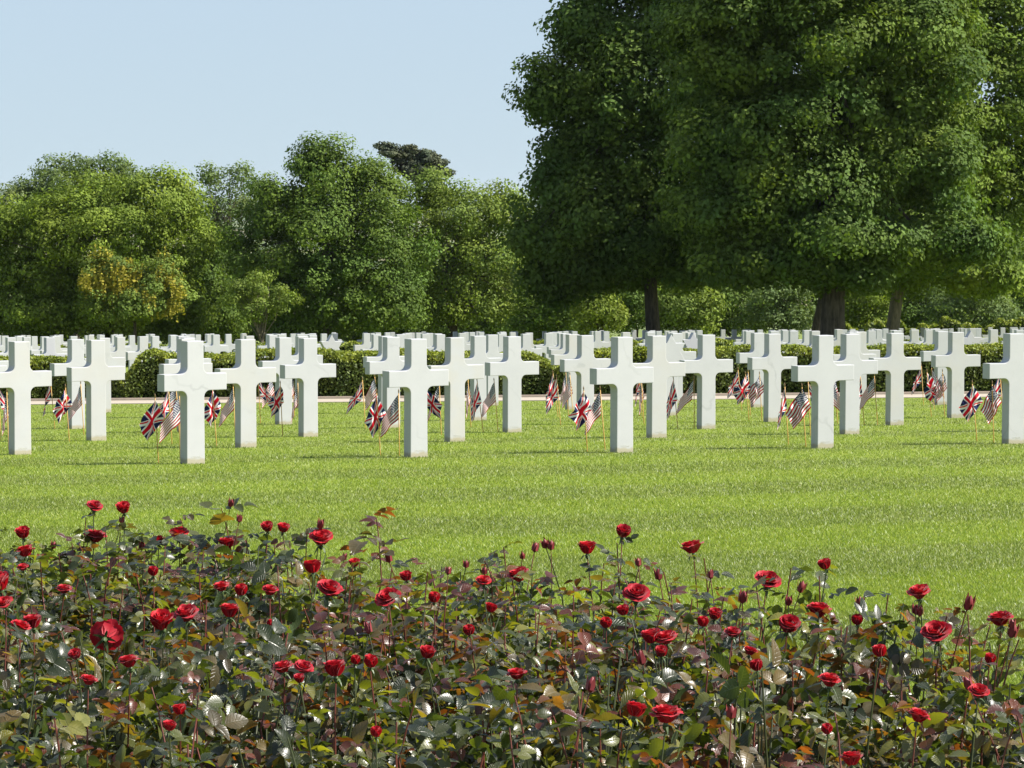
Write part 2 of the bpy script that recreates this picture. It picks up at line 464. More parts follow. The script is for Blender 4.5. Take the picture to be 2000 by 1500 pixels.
# rows behind the hedge: the same fan, continued
far_specs = []
def far_block(r0, r1, step, sp0, tag_word, seed, D_lo, D_hi):
    rnd = random.Random(seed); r = r0; row = 0; sgn = 0
    th0 = math.atan2(-FCX, 80 - FCY)
    while r < r1:
        row += 1
        d = sp0 / r0 * (1 if r < r0 * 1.35 else .78)
        off = rnd.random() * d; items = []
        for j in range(-60, 60):
            th = th0 + off + j * d
            X = FCX + r * math.sin(th); Yd = FCY + r * math.cos(th)
            if not (D_lo < Yd < D_hi): continue
            x = 1000 + F * X / Yd
            if -25 < x < 2025: items.append((x, X, Yd))
        items.sort()
        for i, it in enumerate(items): far_specs.append((row, i + 1, it[1], it[2], it[0], tag_word))
        r += step
far_block(69.4, 140, 3.3, 2.25, 'behind the clipped hedge', 5, 58.6, 110.5)
far_block(122, 160, 3.6, 3.0, 'beyond the second hedge', 9, 114.5, 142)
stars_at = [(646, 59), (1352, 60), (1893, 59)]
used_star = set()
for (row, i, X, D, x, word) in far_specs:
    kind = 'cross'
    for s, (sx, sD) in enumerate(stars_at):
        if s not in used_star and word.startswith('behind') and abs(x - sx) < 150 and D < 72:
            kind = 'star'; used_star.add(s); X = (sx - 1000) / F * D; break
    lab = 'white marble %s, %s from the left in the %s row %s' % ('star marker' if kind == 'star' else 'cross', ORD[i], ORD[row], word)
    place_marker(X, D, kind, lab, 'white marble headstones in curved rows', None, random.uniform(-.012, .012))
print('MARKERS', len(crosses) + len(far_specs))

# ------------------------------------------------------------------ hand flags
def uk_col(u, v):
    x, y = u * 60 - 30, v * 30 - 15
    blue, white, red = (.008, .014, .070), (.76, .75, .74), (.58, .008, .024)
    if abs(x) < 3 or abs(y) < 3: return red
    if abs(x) < 5 or abs(y) < 5: return white
    s5 = math.sqrt(5)
    for sg in (1, -1):
        dist = (x * sg * 1 - y * 2) / s5      # signed distance from a diagonal
        if abs(dist) < 3:
            side = dist * (1 if x * sg > 0 or x > 0 else -1)
            if sg == 1: hit = (0 < dist < 2) if x < 0 else (-2 < dist < 0)
            else: hit = (0 < dist < 2) if x > 0 else (-2 < dist < 0)
            if hit: return red
    for sg in (1, -1):
        if abs((x * sg - y * 2) / s5) < 3: return white
    return blue
def us_col(u, v):
    blue, white, red = (.010, .014, .06), (.70, .69, .68), (.30, .004, .016)
    if u < .4 and v < 7 / 13:
        gx, gy = u / .4 * 12, v / (7 / 13) * 10
        ix, iy = round(gx), round(gy)
        if 1 <= ix <= 11 and 1 <= iy <= 9 and (ix + iy) % 2 == 0 and abs(gx - ix) < .38 and abs(gy - iy) < .42: return white
        return blue
    return red if int(v * 13) % 2 == 0 else white
def flag_mesh(kind, phi, th0, A, nf, ph, wide=0.0, L=.29, Hh=.22, kite=None):
    nu, nv = 84, 52
    us = np.linspace(0, 1, nu + 1); vs = np.linspace(0, 1, nv + 1)
    V = np.zeros((nv + 1, nu + 1, 3))
    for j, v in enumerate(vs):
        th = th0 + A * sstep(0, .25, us) * np.sin(2 * math.pi * nf * us + ph + 1.5 * v) + wide * math.pi * (1 - sstep(.20, .50, us + .1 * v))
        fi = R(phi) * (1 - .20 * v + .12 * us) * (1 - .25 * sstep(.6, 1, us) * (1 - v))
        c = np.cos(fi); s = np.sin(fi)
        dx = -np.cos(th) * c * L; dy = np.sin(th) * c * L; dz = -s * L
        def cum(a): return np.concatenate([[0], np.cumsum((a[1:] + a[:-1]) / 2)]) / nu
        V[j, :, 0] = cum(dx); V[j, :, 1] = cum(dy); V[j, :, 2] = -v * Hh * (1 - .08 * us) + cum(dz) + .004 * np.sin(9 * us + 4 * v)
    if kite:                                       # hanging from its top corner, the hoist swung out to the other side
        ka, kb = R(kite[0]), R(kite[1]); uu, vv = np.meshgrid(us, vs)
        V[:, :, 0] = -uu * L * math.sin(ka) * (1 - .12 * np.sin(math.pi * vv)) + vv * Hh * math.sin(kb) + .006 * np.sin(9 * uu + 3 * vv)
        V[:, :, 2] = -uu * L * math.cos(ka) - vv * Hh * math.cos(kb) * (1 - .18 * uu)
        V[:, :, 1] = .030 * np.sin(2 * math.pi * (1.15 * uu - .9 * vv) + ph) * np.sqrt(np.minimum(1, uu + vv)) + .012 * np.sin(2 * math.pi * (2.3 * uu + .8 * vv) + 2 * ph)
    i = np.arange(nu * nv); r, c_ = i // nu, i % nu; a = r * (nu + 1) + c_
    fc = np.array([(uk_col if kind == 'uk' else us_col)((q % nu + .5) / nu, (q // nu + .5) / nv) for q in range(nu * nv)])
    return np_mesh('flag_cloth', V.reshape(-1, 3), np.stack([a, a + nu + 1, a + nu + 2, a + 1], 1), 4, M['cloth'], True, fcols=fc)
VAR = [(53, .1, .65, .95, 0, 0), (57, .1, .8, 1.2, 1.5, 0), (49, .0, .6, 1.0, 3, 0), (66, .4, 1.1, 1.2, 2, 0)]
VARW = [(50, .05, .4, 1.0, 0, .88), (46, -.1, .5, 1.2, 2, .92)]
CL = {}
for kd in ('uk', 'us'):
    CL[kd, 'n'] = [flag_mesh(kd, *a[:5], wide=a[5]) for a in VAR]
    CL[kd, 'w'] = [flag_mesh(kd, 0, 0, 0, 1, p_, L=.29, Hh=.20, kite=kt) for p_, kt in ((0, (33, 27)), (1.7, (26, 31)), (3.1, (40, 12)))]
def lathe(name, prof, mat, seg=8):
    V = []; Fc = []
    for (r, z) in prof:
        for i in range(seg): V.append((r * math.cos(2 * math.pi * i / seg), r * math.sin(2 * math.pi * i / seg), z))
    for j in range(len(prof) - 1):
        for i in range(seg): Fc.append((j * seg + i, j * seg + (i + 1) % seg, (j + 1) * seg + (i + 1) % seg, (j + 1) * seg + i))
    me = bpy.data.meshes.new(name); me.from_pydata(V, [], Fc); me.materials.append(mat)
    for p in me.polygons: p.use_smooth = True
    return me
SL = .575
STICK = lathe('flag_stick', [(0, -.05), (.0045, -.04), (.0045, SL), (0, SL)], M['stick'])
FIN = lathe('finial', [(0, SL - .002), (.006, SL), (.003, SL + .008), (.007, SL + .016), (.0045, SL + .028), (0, SL + .042)], M['gilt'])
# kind, style, base x, base y, top x, cloth rotation in degrees, variant
FLAGS = [
 ('uk', 'n', 107, 837, 99, 0, 3), ('uk', 'w', 135.5, 863, 129, 10, 2), ('us', 'n', 164, 850, 158, 0, 0), ('us', 'n', 17, 880, 14, 0, 3),
 ('uk', 'w', 309.5, 905, 304, 0, 0), ('uk', 'n', 336, 868, 330, 20, 1), ('uk', 'n', 350, 846, 343, 0, 2), ('us', 'n', 352, 898, 351, 0, 2), ('us', 'n', 353, 858, 344, 0, 2),
 ('uk', 'w', 423, 872, 416, 15, 1), ('us', 'n', 460, 862, 456, 0, 0),
 ('uk', 'n', 509, 828, 505, 180, 0), ('us', 'n', 538, 822, 531, 0, 2), ('uk', 'w', 552, 853, 548, 0, 2), ('us', 'n', 575, 815, 572, 20, 3), ('us', 'n', 585, 848, 582, 0, 3),
 ('uk', 'n', 714, 838, 708, 0, 0), ('us', 'n', 741, 825, 732, 0, 2), ('uk', 'w', 743, 890, 736, 20, 1), ('us', 'n', 780, 890, 779, 0, 2),
 ('uk', 'w', 831, 862, 829, 190, 2), ('us', 'n', 862, 850, 858, 0, 3),
 ('us', 'n', 920, 835, 914, 0, 3), ('uk', 'n', 944, 845, 932, 0, 1), ('us', 'n', 973, 845, 965, 0, 0),
 ('uk', 'n', 1090, 815, 1080, 0, 1), ('uk', 'n', 1095, 830, 1087, 15, 0), ('us', 'n', 1110, 812, 1105, 0, 3), ('us', 'n', 1120, 822, 1113, 0, 0),
 ('uk', 'w', 1147, 882, 1140, 10, 0), ('us', 'n', 1182, 880, 1172, 30, 0),
 ('uk', 'n', 1254, 815, 1248, 0, 3), ('us', 'n', 1258, 829, 1252, 0, 3),
 ('uk', 'n', 1324, 838, 1315, 0, 1), ('us', 'n', 1356, 838, 1355, 0, 0),
 ('uk', 'n', 1449, 803, 1441, 0, 0), ('uk', 'w', 1463, 822, 1456, 0, 2), ('us', 'w', 1488, 822, 1483, 0, 2), ('us', 'n', 1466, 812, 1461, 20, 1),
 ('uk', 'n', 1540, 870, 1532, 0, 3), ('us', 'w', 1574, 873, 1566, 0, 0), ('uk', 'n', 1583, 852, 1578, 180, 1),
 ('us', 'n', 1636, 828, 1630, 10, 2), ('us', 'n', 1627, 846, 1622, 180, 0), ('uk', 'n', 1688, 830, 1680, 0, 3), ('us', 'n', 1714, 830, 1707, 0, 0),
 ('uk', 'n', 1804, 792, 1799, 0, 1), ('uk', 'w', 1819, 815, 1810, 30, 1), ('us', 'w', 1845, 815, 1840, 0, 2), ('us', 'n', 1825, 800, 1819, 180, 0),
 ('uk', 'w', 1908, 862, 1898, 0, 0), ('us', 'w', 1941, 865, 1937, 0, 1), ('uk', 'n', 1960, 826, 1953, 0, 2), ('us', 'n', 2000, 839, 1996, 0, 3), ('uk', 'n', 2, 862, -2, 180, 1)]
seen_lab = {}
for (kd, st, bx, by, tx, rot, var) in FLAGS:
    X, D = foot(bx, by)
    near = min(crosses, key=lambda c: (c[0] - X) ** 2 + (c[1] - D) ** 2)
    o = empty('hand_flag', gw(X, D))
    o.rotation_euler = (random.uniform(-.03, .03), (tx - bx) / (SL * F / D), 0)
    link('flag_stick', STICK, o); link('finial', FIN, o)
    c = link('flag_cloth', CL[kd, st][var % len(CL[kd, st])], o, (0, -.004, SL - .012)); c.location.y = -.012 if st == 'w' else -.004; c.rotation_euler = (random.uniform(-.06, .06), random.uniform(-.14, .12), R(rot) + random.uniform(-.35, .35)); c.scale = (random.uniform(.85, 1.05), 1, random.uniform(.92, 1.04))
    nm = 'British Union flag' if kd == 'uk' else 'American flag'
    sd_ = 'left' if X < near[0] else 'right'
    lab = 'small %s %s of the %s cross in the %s row' % (nm, sd_, ORD[near[3]], rowname[near[2]])
    q = seen_lab.get(lab, 0); seen_lab[lab] = q + 1
    if q == 1: lab = lab.replace('small', 'partly hidden')
    if q == 2: lab = lab.replace('small', 'rear')
    tag(o, lab, 'hand flag', 'small flags stuck in the lawn by the headstones')

# ------------------------------------------------------------------ foliage generator (hedges and trees)
def leaf_cloud(P, Nrm, size, rng, jitter=.9, aspect=.62):
    """folded two-triangle leaves at points P, roughly facing Nrm; returns V, F(tri)"""
    n = len(P)
    N_ = Nrm + rng.normal(0, jitter, (n, 3)); N_ /= np.linalg.norm(N_, axis=1)[:, None] + 1e-9
    T = rng.normal(0, 1, (n, 3)); T -= (T * N_).sum(1)[:, None] * N_; T /= np.linalg.norm(T, axis=1)[:, None] + 1e-9
    B = np.cross(N_, T)
    s = (size * (.6 + .8 * rng.random(n)))[:, None]
    a = P - T * s * .5; c = P + T * s * .5
    up = N_ * s * .14
    b = P + B * s * .5 * aspect + up; d = P - B * s * .5 * aspect + up
    V = np.stack([a, b, c, d], 1).reshape(-1, 3)
    i = np.arange(n) * 4
    Fc = np.stack([i, i + 1, i + 2, i, i + 2, i + 3], 1).reshape(-1)
    return V, Fc

def box_hedge(name, label, x0, x1, Dc, thick, h, ragged, leafsize, n, seed, tops=None, slope=0):
    rng = np.random.default_rng(seed)
    Xa, Xb = (x0 - 1000) / F * Dc, (x1 - 1000) / F * Dc
    X = Xa + (Xb - Xa) * rng.random(n)
    hh = h + ragged * (np.sin(X * 2.3 + seed) * .5 + np.sin(X * 5.7) * .3 + np.sin(X * 13 + 1) * .2)
    if tops is not None: hh = hh + np.interp(1000 + F * X / Dc, [a for a, b in tops], [b for a, b in tops])
    f = rng.random(n); w_top = thick / (thick + h * .9)
    top = f < w_top
    dd = np.where(top, (rng.random(n) - .5) * thick, -thick / 2)
    edge = np.minimum(1, (thick / 2 - np.abs(dd)) / .12)
    lump = .05 * (np.sin(X * 7 + 3 * dd + 4 * rng.random(n) ** 4) + np.sin(X * 3.1 + 1)) + .05 * rng.normal(0, 1, n)
    lump = lump + np.where(top, 0, .06 * np.sin(X * 11 + 9 * f * 3) * np.sin(f * 40 + X * 4))
    zz = np.where(top, hh - (1 - np.clip(edge, 0, 1)) * .06 + .35 * lump, hh * rng.random(n) ** .9)
    dd = np.where(top, dd, dd + lump * .8 + .06 * (zz / h - .5) ** 2)
    D = Dc + dd
    G = ground_rel(X, D); P = np.stack([X, D * CP + G * SP, CAMZ + G * CP - D * SP + np.maximum(zz, .02)], 1)
    Nn = np.where(top[:, None], np.array([0, -.1, 1.0]), np.array([0, -1.0, .35]))
    # the ends
    V, Fc = leaf_cloud(P, Nn, leafsize, rng, .75)
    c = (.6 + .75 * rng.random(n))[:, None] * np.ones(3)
    upper = (zz > hh - .13) & (rng.random(n) < .8)  # most leaves near the top are made lighter and yellower
    c = np.where(upper[:, None], c * np.array([2.1, 1.85, 1.2]), c)
    p0 = gw((Xa + Xb) / 2, Dc)
    root = empty(name, p0); tag(root, label, 'hedge')
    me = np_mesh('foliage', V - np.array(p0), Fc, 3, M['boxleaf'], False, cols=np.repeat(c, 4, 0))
    link('foliage', me, root)
    # solid dark box added inside to block gaps between the leaves
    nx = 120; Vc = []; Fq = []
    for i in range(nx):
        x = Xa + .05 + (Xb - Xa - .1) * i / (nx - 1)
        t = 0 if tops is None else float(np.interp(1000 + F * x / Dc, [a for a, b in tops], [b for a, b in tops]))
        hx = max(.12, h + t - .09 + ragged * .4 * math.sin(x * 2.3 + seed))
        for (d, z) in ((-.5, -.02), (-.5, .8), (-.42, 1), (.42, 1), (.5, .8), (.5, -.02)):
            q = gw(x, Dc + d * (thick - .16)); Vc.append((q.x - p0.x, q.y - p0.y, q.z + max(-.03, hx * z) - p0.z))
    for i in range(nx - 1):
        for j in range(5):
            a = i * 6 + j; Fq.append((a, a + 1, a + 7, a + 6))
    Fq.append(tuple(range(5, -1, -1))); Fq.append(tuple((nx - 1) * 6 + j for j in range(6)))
    m2 = bpy.data.meshes.new('dark_core'); m2.from_pydata(Vc, [], Fq); m2.materials.append(M['core'])
    link('dark_core', m2, root)
box_hedge('box_hedge', 'clipped green box hedge left of the gap, behind the kerb', -120, 246, 57.8, .9, .70, .025, .05, 24000, 3, [(-120, 0), (180, 0), (225, -.05), (246, -.35)])
box_hedge('box_hedge', 'long clipped green box hedge right of the gap, behind the kerb', 248, 2120, 57.8, .9, .76, .025, .05, 95000, 4,
          [(248, -.4), (275, -.05), (300, .05), (340, -.02), (640, .05), (680, .0), (700, 0.02), (1035, -.05), (1090, -.22), (1120, 0), (1400, .03), (2120, .02)])
box_hedge('box_hedge', 'second box hedge crossing the middle of the cemetery behind the crosses', -80, 2100, 112.5, .9, .72, .08, .085, 40000, 6)
box_hedge('box_hedge', 'third low leafy hedge before the background trees at the right', 1640, 2200, 149, 1.3, 1.2, .35, .14, 16000, 8)

MAT_L = {}
def lm(key, ca, cb, tr=.33, sc=.35, **kw):
    if key not in MAT_L: MAT_L[key] = leaf_material(key, ca, cb, tr, sc, **kw)
    return MAT_L[key]
lm('maple_leaf', (0.051, 0.098, 0.024), (0.120, 0.168, 0.032), .34, .3)
lm('maple_light', (0.091, 0.146, 0.027), (0.165, 0.220, 0.037), .36, .3)
lm('olive_leaf', (0.099, 0.150, 0.023), (0.157, 0.211, 0.035), .34, .3)
lm('deep_leaf', (0.061, 0.110, 0.023), (0.115, 0.166, 0.030), .32, .3)
lm('fresh_leaf', (0.098, 0.151, 0.032), (0.159, 0.207, 0.041), .34, .3)
lm('pale_leaf', (0.091, 0.140, 0.051), (0.146, 0.195, 0.071), .34, .3)
lm('grey_leaf', (0.085, 0.116, 0.049), (0.134, 0.159, 0.067), .3, .3)
lm('pine_needle', (.040, .056, .034), (.085, .095, .060), .1, .5)
lm('lime_leaf', (.12, .17, .028), (.18, .22, .04), .34, .3)
lm('yellow_blossom', (.24, .22, .03), (.33, .28, .04), .3, .6)

def tube(pts, radii, seg=8):
    V = []; Fc = []; n = len(pts)
    for i, p in enumerate(pts):
        d = (Vector(pts[min(i + 1, n - 1)]) - Vector(pts[max(i - 1, 0)])).normalized()
        u = d.orthogonal().normalized() if i == 0 else (uprev - d * uprev.dot(d)).normalized()
        uprev = u; v = d.cross(u)
        for k in range(seg):
            a = 2 * math.pi * k / seg
            V.append(tuple(Vector(p) + (u * math.cos(a) + v * math.sin(a)) * radii[i]))
    for i in range(n - 1):
        for k in range(seg):
            Fc.append((i * seg + k, i * seg + (k + 1) % seg, (i + 1) * seg + (k + 1) % seg, (i + 1) * seg + k))
    return V, Fc
def join(parts):
    V = []; Fc = []
    for v, f in parts:
        b = len(V); V += v; Fc += [tuple(i + b for i in q) for q in f]
    return V, Fc

def tree(name, label, D, ells, mat, trunk_x, trunk_w, leaf, seed, group=None, lq=1.9, bark='bark', depthf=.9, clump=.8, dens=1.0, fill=.2,
         per=130, low=.0, lean=0, blossom=None, cat='tree', rlo=.72, bend=0, fork=.45, extra_trunk=None, flat=.72, nlimb=14, lobes=14):
    """ells: crown lobes (x, y, rx, ry) as seen in the photograph at depth D"""
    rng = np.random.default_rng(seed); rnd = random.Random(seed)
    X0 = (trunk_x - 1000) / F * D
    base = Vector(to_world(X0, D, float(ground_rel(X0, D)))) if D <= 160 else None
    if base is None:
        y, z = world_z_far(np.array([X0]), np.array([D])); base = Vector((X0, float(y[0]), float(z[0])))
    base.z -= .05
    E = []
    for e in ells:
        x, y, rx, ry = e[:4]; dz = e[4] if len(e) > 4 else 0
        c = pix(x, y, D + dz); E.append((np.array(c), .87 * np.array([rx / F * D, rx / F * D * depthf, ry / F * D])))
    E2 = []
    for (c, r) in E:                                 # boughs: smaller leafy masses over each lobe
        ns = int(lobes * (1 + .12 * (r[0] * r[2]) ** .5))
        for q in range(ns):
            u = rng.normal(0, 1, 3); u /= np.linalg.norm(u)
            k = rng.uniform(.24, .52)
            E2.append((c + u * r * rng.uniform(.60, .92), r * k * np.array([1.15, 1.15, .85])))
        E2.append((c, r * .72))
    Ebig = E; E = E2
    CP_ = []; CN = []; leaf = leaf / lq ** .42; per = per * lq
    for i, (c, r) in enumerate(E):
        area = 4 * math.pi * ((r[0] * r[1]) ** 1.6 / 3 + (r[0] * r[2]) ** 1.6 / 3 + (r[1] * r[2]) ** 1.6 / 3) ** (1 / 1.6)
        n = int(area / (clump * clump * 1.7) * dens * (1 + fill)) + 2
        u = rng.normal(0, 1, (n, 3)); u /= np.linalg.norm(u, axis=1)[:, None]
        rad = rlo + (1.05 - rlo) * rng.random(n) ** .7
        wisp = rng.random(n) < .2; rad = np.where(wisp, 1.0 + .6 * rng.random(n) ** 1.5, rad)
        inner = rng.random(n) < fill / (1 + fill); rad = np.where(inner, rng.random(n) ** .5 * .8, rad)
        bumpy = 1 + .10 * np.sin(u[:, 0] * 5 + seed) * np.sin(u[:, 2] * 6 + 1) + .06 * np.sin(u[:, 0] * 11 + u[:, 1] * 9)
        P = c + u * r * (rad * bumpy)[:, None]
        P = P + rng.normal(0, .07, (n, 3)) * r
        ok = np.ones(n, bool)
        for j, (c2, r2) in enumerate(E):
            if j != i: ok &= (((P - c2) / r2) ** 2).sum(1) > .55
        ok |= rng.random(n) < .10
        ok &= P[:, 2] > base.z + low
        CP_.append(P[ok]); CN.append(u[ok])
    P = np.concatenate(CP_); U = np.concatenate(CN)
    nc = len(P)
    cr = clump * (.35 + .75 * rng.random(nc))
    cnt = np.maximum(12, (per * (cr / clump) ** 2).astype(int))
    idx = np.repeat(np.arange(nc), cnt); n = len(idx)
    o = rng.normal(0, 1, (n, 3)); o /= np.linalg.norm(o, axis=1)[:, None]
    o *= (rng.random(n) ** .42)[:, None]
    Lp = P[idx] + o * cr[idx][:, None] * np.array([1, 1, flat])
    Nn = U[idx] * .9 + o * .9 + np.array([0, 0, .55])
    V, Fc = leaf_cloud(Lp, Nn, leaf, rng, .55, .7)
    tint = (.75 + .5 * rng.random(nc))[idx] * (.75 + .5 * rng.random(n))
    warm = (rng.random(nc) ** 2)[idx]
    c = tint[:, None] * (1 + warm[:, None] * np.array([.22, .12, -.1]))
    root = empty(name, base); tag(root, label, cat, group)
    b = np.array(base)
    link('crown', np_mesh('crown', V - b, Fc, 3, MAT_L[mat], False, cols=np.repeat(c, 4, 0)), root)
    if blossom is not None:
        sel = blossom(P, D, rng); Q = P[sel]; k = 34
        idx = np.repeat(np.arange(len(Q)), k)
        o = rng.normal(0, 1, (len(idx), 3)) * np.array([.45, .45, .5]) * clump * .8
        Bp = Q[idx] + o + np.array([0, -.15, -.2])
        nb = len(Bp); st = np.repeat(np.arange(nb // 3 + 1), 3)[:nb]
        Bp = Bp[st] + np.array([0, 0, -1.0]) * (np.arange(nb) % 3 * .13)[:, None]
        V, Fc = leaf_cloud(Bp, np.tile([0, -1.0, .3], (nb, 1)), .16, rng, .6, .6)
        cc = (.7 + .6 * rng.random(nb))[:, None] * np.ones(3)
        link('blossom', np_mesh('blossom', V - b, Fc, 3, MAT_L['yellow_blossom'], False, cols=np.repeat(cc, 4, 0)), root)
    # trunk and limbs
    E = Ebig
    r0 = trunk_w / F * D / 2
    ctr = sum((e[0] * e[1][0] for e in E)) / sum(e[1][0] for e in E)
    topz = max(e[0][2] for e in E)
    zf = base.z + (topz - base.z) * fork
    fk = Vector((base.x + (ctr[0] - base.x) * .25 + lean, base.y, zf))
    pts = []; rad = []
    for i in range(9):
        t = i / 8
        p = Vector(base).lerp(fk, t) + Vector((bend * math.sin(t * math.pi), 0, 0)); p.z = base.z + (zf - base.z) * t
        p.x += rnd.uniform(-.05, .05) * r0
        pts.append(p - base); rad.append(r0 * (1 - .28 * t) * (1 + .45 * math.exp(-t * 14)))
    parts = [tube(pts, rad, 12)]
    top = Vector(ctr.tolist()); top.z = topz
    lead = [fk - base, (fk.lerp(top, .5) + Vector((rnd.uniform(-.5, .5), 0, 0))) - base, top - base]
    parts.append(tube(lead, [rad[-1] * .95, rad[-1] * .55, rad[-1] * .15], 8))
    for i in range(nlimb):
        e = E[i % len(E)]; tgt = Vector((e[0] + rng.normal(0, .45, 3) * e[1]).tolist())
        tt = rnd.uniform(.0, .8); st = fk.lerp(top, tt * .7) if tt > .1 else Vector(fk)
        md = st.lerp(tgt, .5) + Vector((0, 0, -.08 * (tgt - st).length)) + Vector((rnd.uniform(-.3, .3), rnd.uniform(-.3, .3), rnd.uniform(0, .5)))
        rr = rad[-1] * (.55 - .3 * tt)
        parts.append(tube([st - base, md - base, tgt - base], [rr, rr * .6, rr * .12], 6))
    if extra_trunk: parts.append(extra_trunk(base, r0))
    v, f = join(parts); me = bpy.data.meshes.new('trunk'); me.from_pydata(v, [], f); me.materials.append(M[bark])
    for p in me.polygons: p.use_smooth = True
    link('trunk', me, root)
    return n

# ------------------------------------------------------------------ the trees
tot = 0
G2 = 'big spreading trees at the right'
tot += tree('spreading_tree', 'huge dark leafy tree whose trunk stands leftmost of the right hand group', 128,
    [(1235, 300, 170, 220), (1130, 150, 95, 95), (1160, 40, 70, 90), (1140, 300, 75, 70), (1135, 470, 110, 95), (1255, 440, 190, 110), (1340, 260, 170, 260), (1300, 10, 170, 150), (1170, 520, 120, 45), (1340, 520, 130, 45), (1080, 545, 60, 40), (1075, 190, 60, 60), (1065, 470, 62, 60), (1100, 360, 55, 50), (1150, 60, 45, 60)],
    'maple_leaf', 1278, 30, .23, 21, G2, clump=.95, per=120, low=1.6, dens=1.1, fill=.35)
tot += tree('spreading_tree', 'largest tree with the thickest furrowed trunk under its deep green crown', 117,
    [(1600, 160, 270, 260), (1450, 330, 170, 180), (1560, 400, 190, 120), (1720, 330, 200, 190), (1620, -120, 260, 170), (1440, 60, 150, 180), (1760, 80, 170, 200), (1640, 470, 190, 70), (1500, 500, 130, 50), (1820, 480, 110, 60), (1640, 525, 120, 34)],
    'maple_leaf', 1628, 50, .22, 22, G2, clump=.95, per=120, low=1.9, dens=1.1, fill=.35)
tot += tree('spreading_tree', 'dark leaning trunked tree close behind the thickest trunk', 124,
    [(1500, 250, 180, 220), (1600, 300, 160, 180), (1480, 440, 130, 70)],
    'maple_leaf', 1588, 32, .2, 23, G2, clump=1.0, per=80, low=1.9, dens=.6, lean=1.0)
tot += tree('spreading_tree', 'sunlit tree with a pale slim trunk right of the thickest trunk', 134,
    [(1830, 260, 190, 230), (1900, 430, 130, 130), (1760, 430, 150, 110), (1960, 160, 150, 230), (1850, 20, 180, 160), (1980, 330, 120, 150), (1900, 540, 110, 35), (1760, 530, 80, 35)],
    'maple_light', 1738, 27, .23, 24, G2, clump=.95, per=120, low=2.2, bark='bark2', dens=1.05, fill=.3)
G1 = 'trees along the far edge of the lawn'
tot += tree('broadleaf_tree', 'wide domed yellowish green tree at the far left', 168,
    [(230, 450, 175, 115), (110, 500, 110, 110), (340, 470, 80, 95), (60, 570, 100, 85), (230, 570, 160, 85), (120, 625, 140, 30), (330, 610, 80, 45), (300, 390, 90, 60), (170, 400, 90, 60), (20, 470, 60, 80)],
    'olive_leaf', 215, 22, .21, 31, G1, clump=.9, per=95)
tot += tree('broadleaf_tree', 'pale open crowned tree rising behind the domed tree at left', 200,
    [(120, 345, 70, 38), (200, 330, 60, 32), (70, 380, 55, 35), (150, 400, 120, 60), (245, 360, 40, 30)],
    'pale_leaf', 150, 14, .22, 32, G1, clump=.8, per=50, dens=.8)
tot += tree('broadleaf_tree', 'greyish green tree cut by the left edge of the view', 190,
    [(-20, 450, 70, 80), (10, 560, 60, 80), (-70, 500, 80, 100)], 'grey_leaf', -10, 12, .22, 33, G1, clump=.9, per=80)
def yel(P, D, rng):
    xx = 1000 + P[:, 0] / P[:, 1] * F
    zz = P[:, 2] - P[:, 2].min(); zz = zz / zz.max()
    pr = np.where(xx < 255, 1.0, .35) * np.where(zz < .75, 1, .7)
    return rng.random(len(P)) < pr
tot += tree('laburnum_tree', 'small tree hung with yellow blossom before the domed tree', 157,
    [(225, 545, 52, 52), (300, 550, 55, 55), (200, 585, 46, 46), (335, 575, 32, 35), (260, 600, 70, 38)],
    'fresh_leaf', 265, 8, .16, 34, None, clump=.5, per=60, blossom=yel, cat='flowering tree')
tot += tree('broadleaf_tree', 'dark narrow tree in the gap right of the domed tree', 172,
    [(395, 575, 55, 95), (430, 620, 50, 35), (400, 480, 30, 50), (380, 600, 60, 50)], 'deep_leaf', 400, 9, .2, 35, G1, clump=.8, per=80)
tot += tree('broadleaf_tree', 'thin half bare tree poking up behind the gap at left', 205,
    [(405, 340, 22, 24), (470, 345, 36, 28), (440, 400, 60, 45), (500, 380, 45, 50), (400, 420, 40, 40), (455, 480, 70, 60)],
    'pale_leaf', 430, 9, .2, 36, G1, clump=.7, per=34, dens=.65, fill=.15, nlimb=40, bark='bark2')
tot += tree('broadleaf_tree', 'tallest deep green tree of the left hand group', 165,
    [(640, 360, 95, 80), (560, 400, 70, 75), (700, 430, 110, 100), (620, 480, 130, 100), (510, 490, 75, 85), (760, 500, 80, 110), (660, 580, 150, 80), (560, 590, 90, 70), (780, 590, 60, 60), (735, 350, 45, 45), (630, 310, 50, 35)],
    'deep_leaf', 640, 22, .2, 37, G1, clump=.95, per=115)
tot += tree('broadleaf_tree', 'light airy green tree between the tallest tree and the dark crowns', 172,
    [(900, 420, 110, 70), (850, 470, 80, 90), (960, 470, 75, 90), (930, 540, 110, 90), (870, 590, 70, 60), (1000, 570, 60, 60), (980, 400, 45, 40), (850, 370, 40, 40), (820, 420, 60, 70)],
    'fresh_leaf', 880, 20, .19, 38, G1, clump=.85, per=70, fill=.25, fork=.12, nlimb=40, dens=.85)
tot += tree('broadleaf_tree', 'small feathery tree standing before the tallest tree', 155,
    [(500, 560, 50, 30), (460, 580, 30, 25), (545, 590, 35, 30), (505, 600, 60, 35)],
    'fresh_leaf', 515, 7, .15, 39, G1, clump=.42, per=44, bark='bark2', fork=.2, nlimb=30, dens=.7, fill=.1, lobes=6)
tot += tree('pine_tree', 'dark flat topped pine rising behind the green trees', 235,
    [(750, 287, 18, 8), (772, 297, 28, 10), (812, 300, 34, 9), (835, 316, 38, 10), (815, 335, 50, 14), (775, 298, 20, 7), (804, 290, 12, 6), (800, 306, 24, 7), (826, 312, 16, 7), (812, 322, 26, 6), (848, 306, 13, 5), (846, 324, 20, 6), (868, 336, 15, 7), (785, 316, 16, 6)],
    'pine_needle', 815, 6, .19, 40, None, clump=.40, per=60, cat='pine', nlimb=60, fork=.8, flat=.6, dens=.75, fill=.05, lobes=10, lq=1)
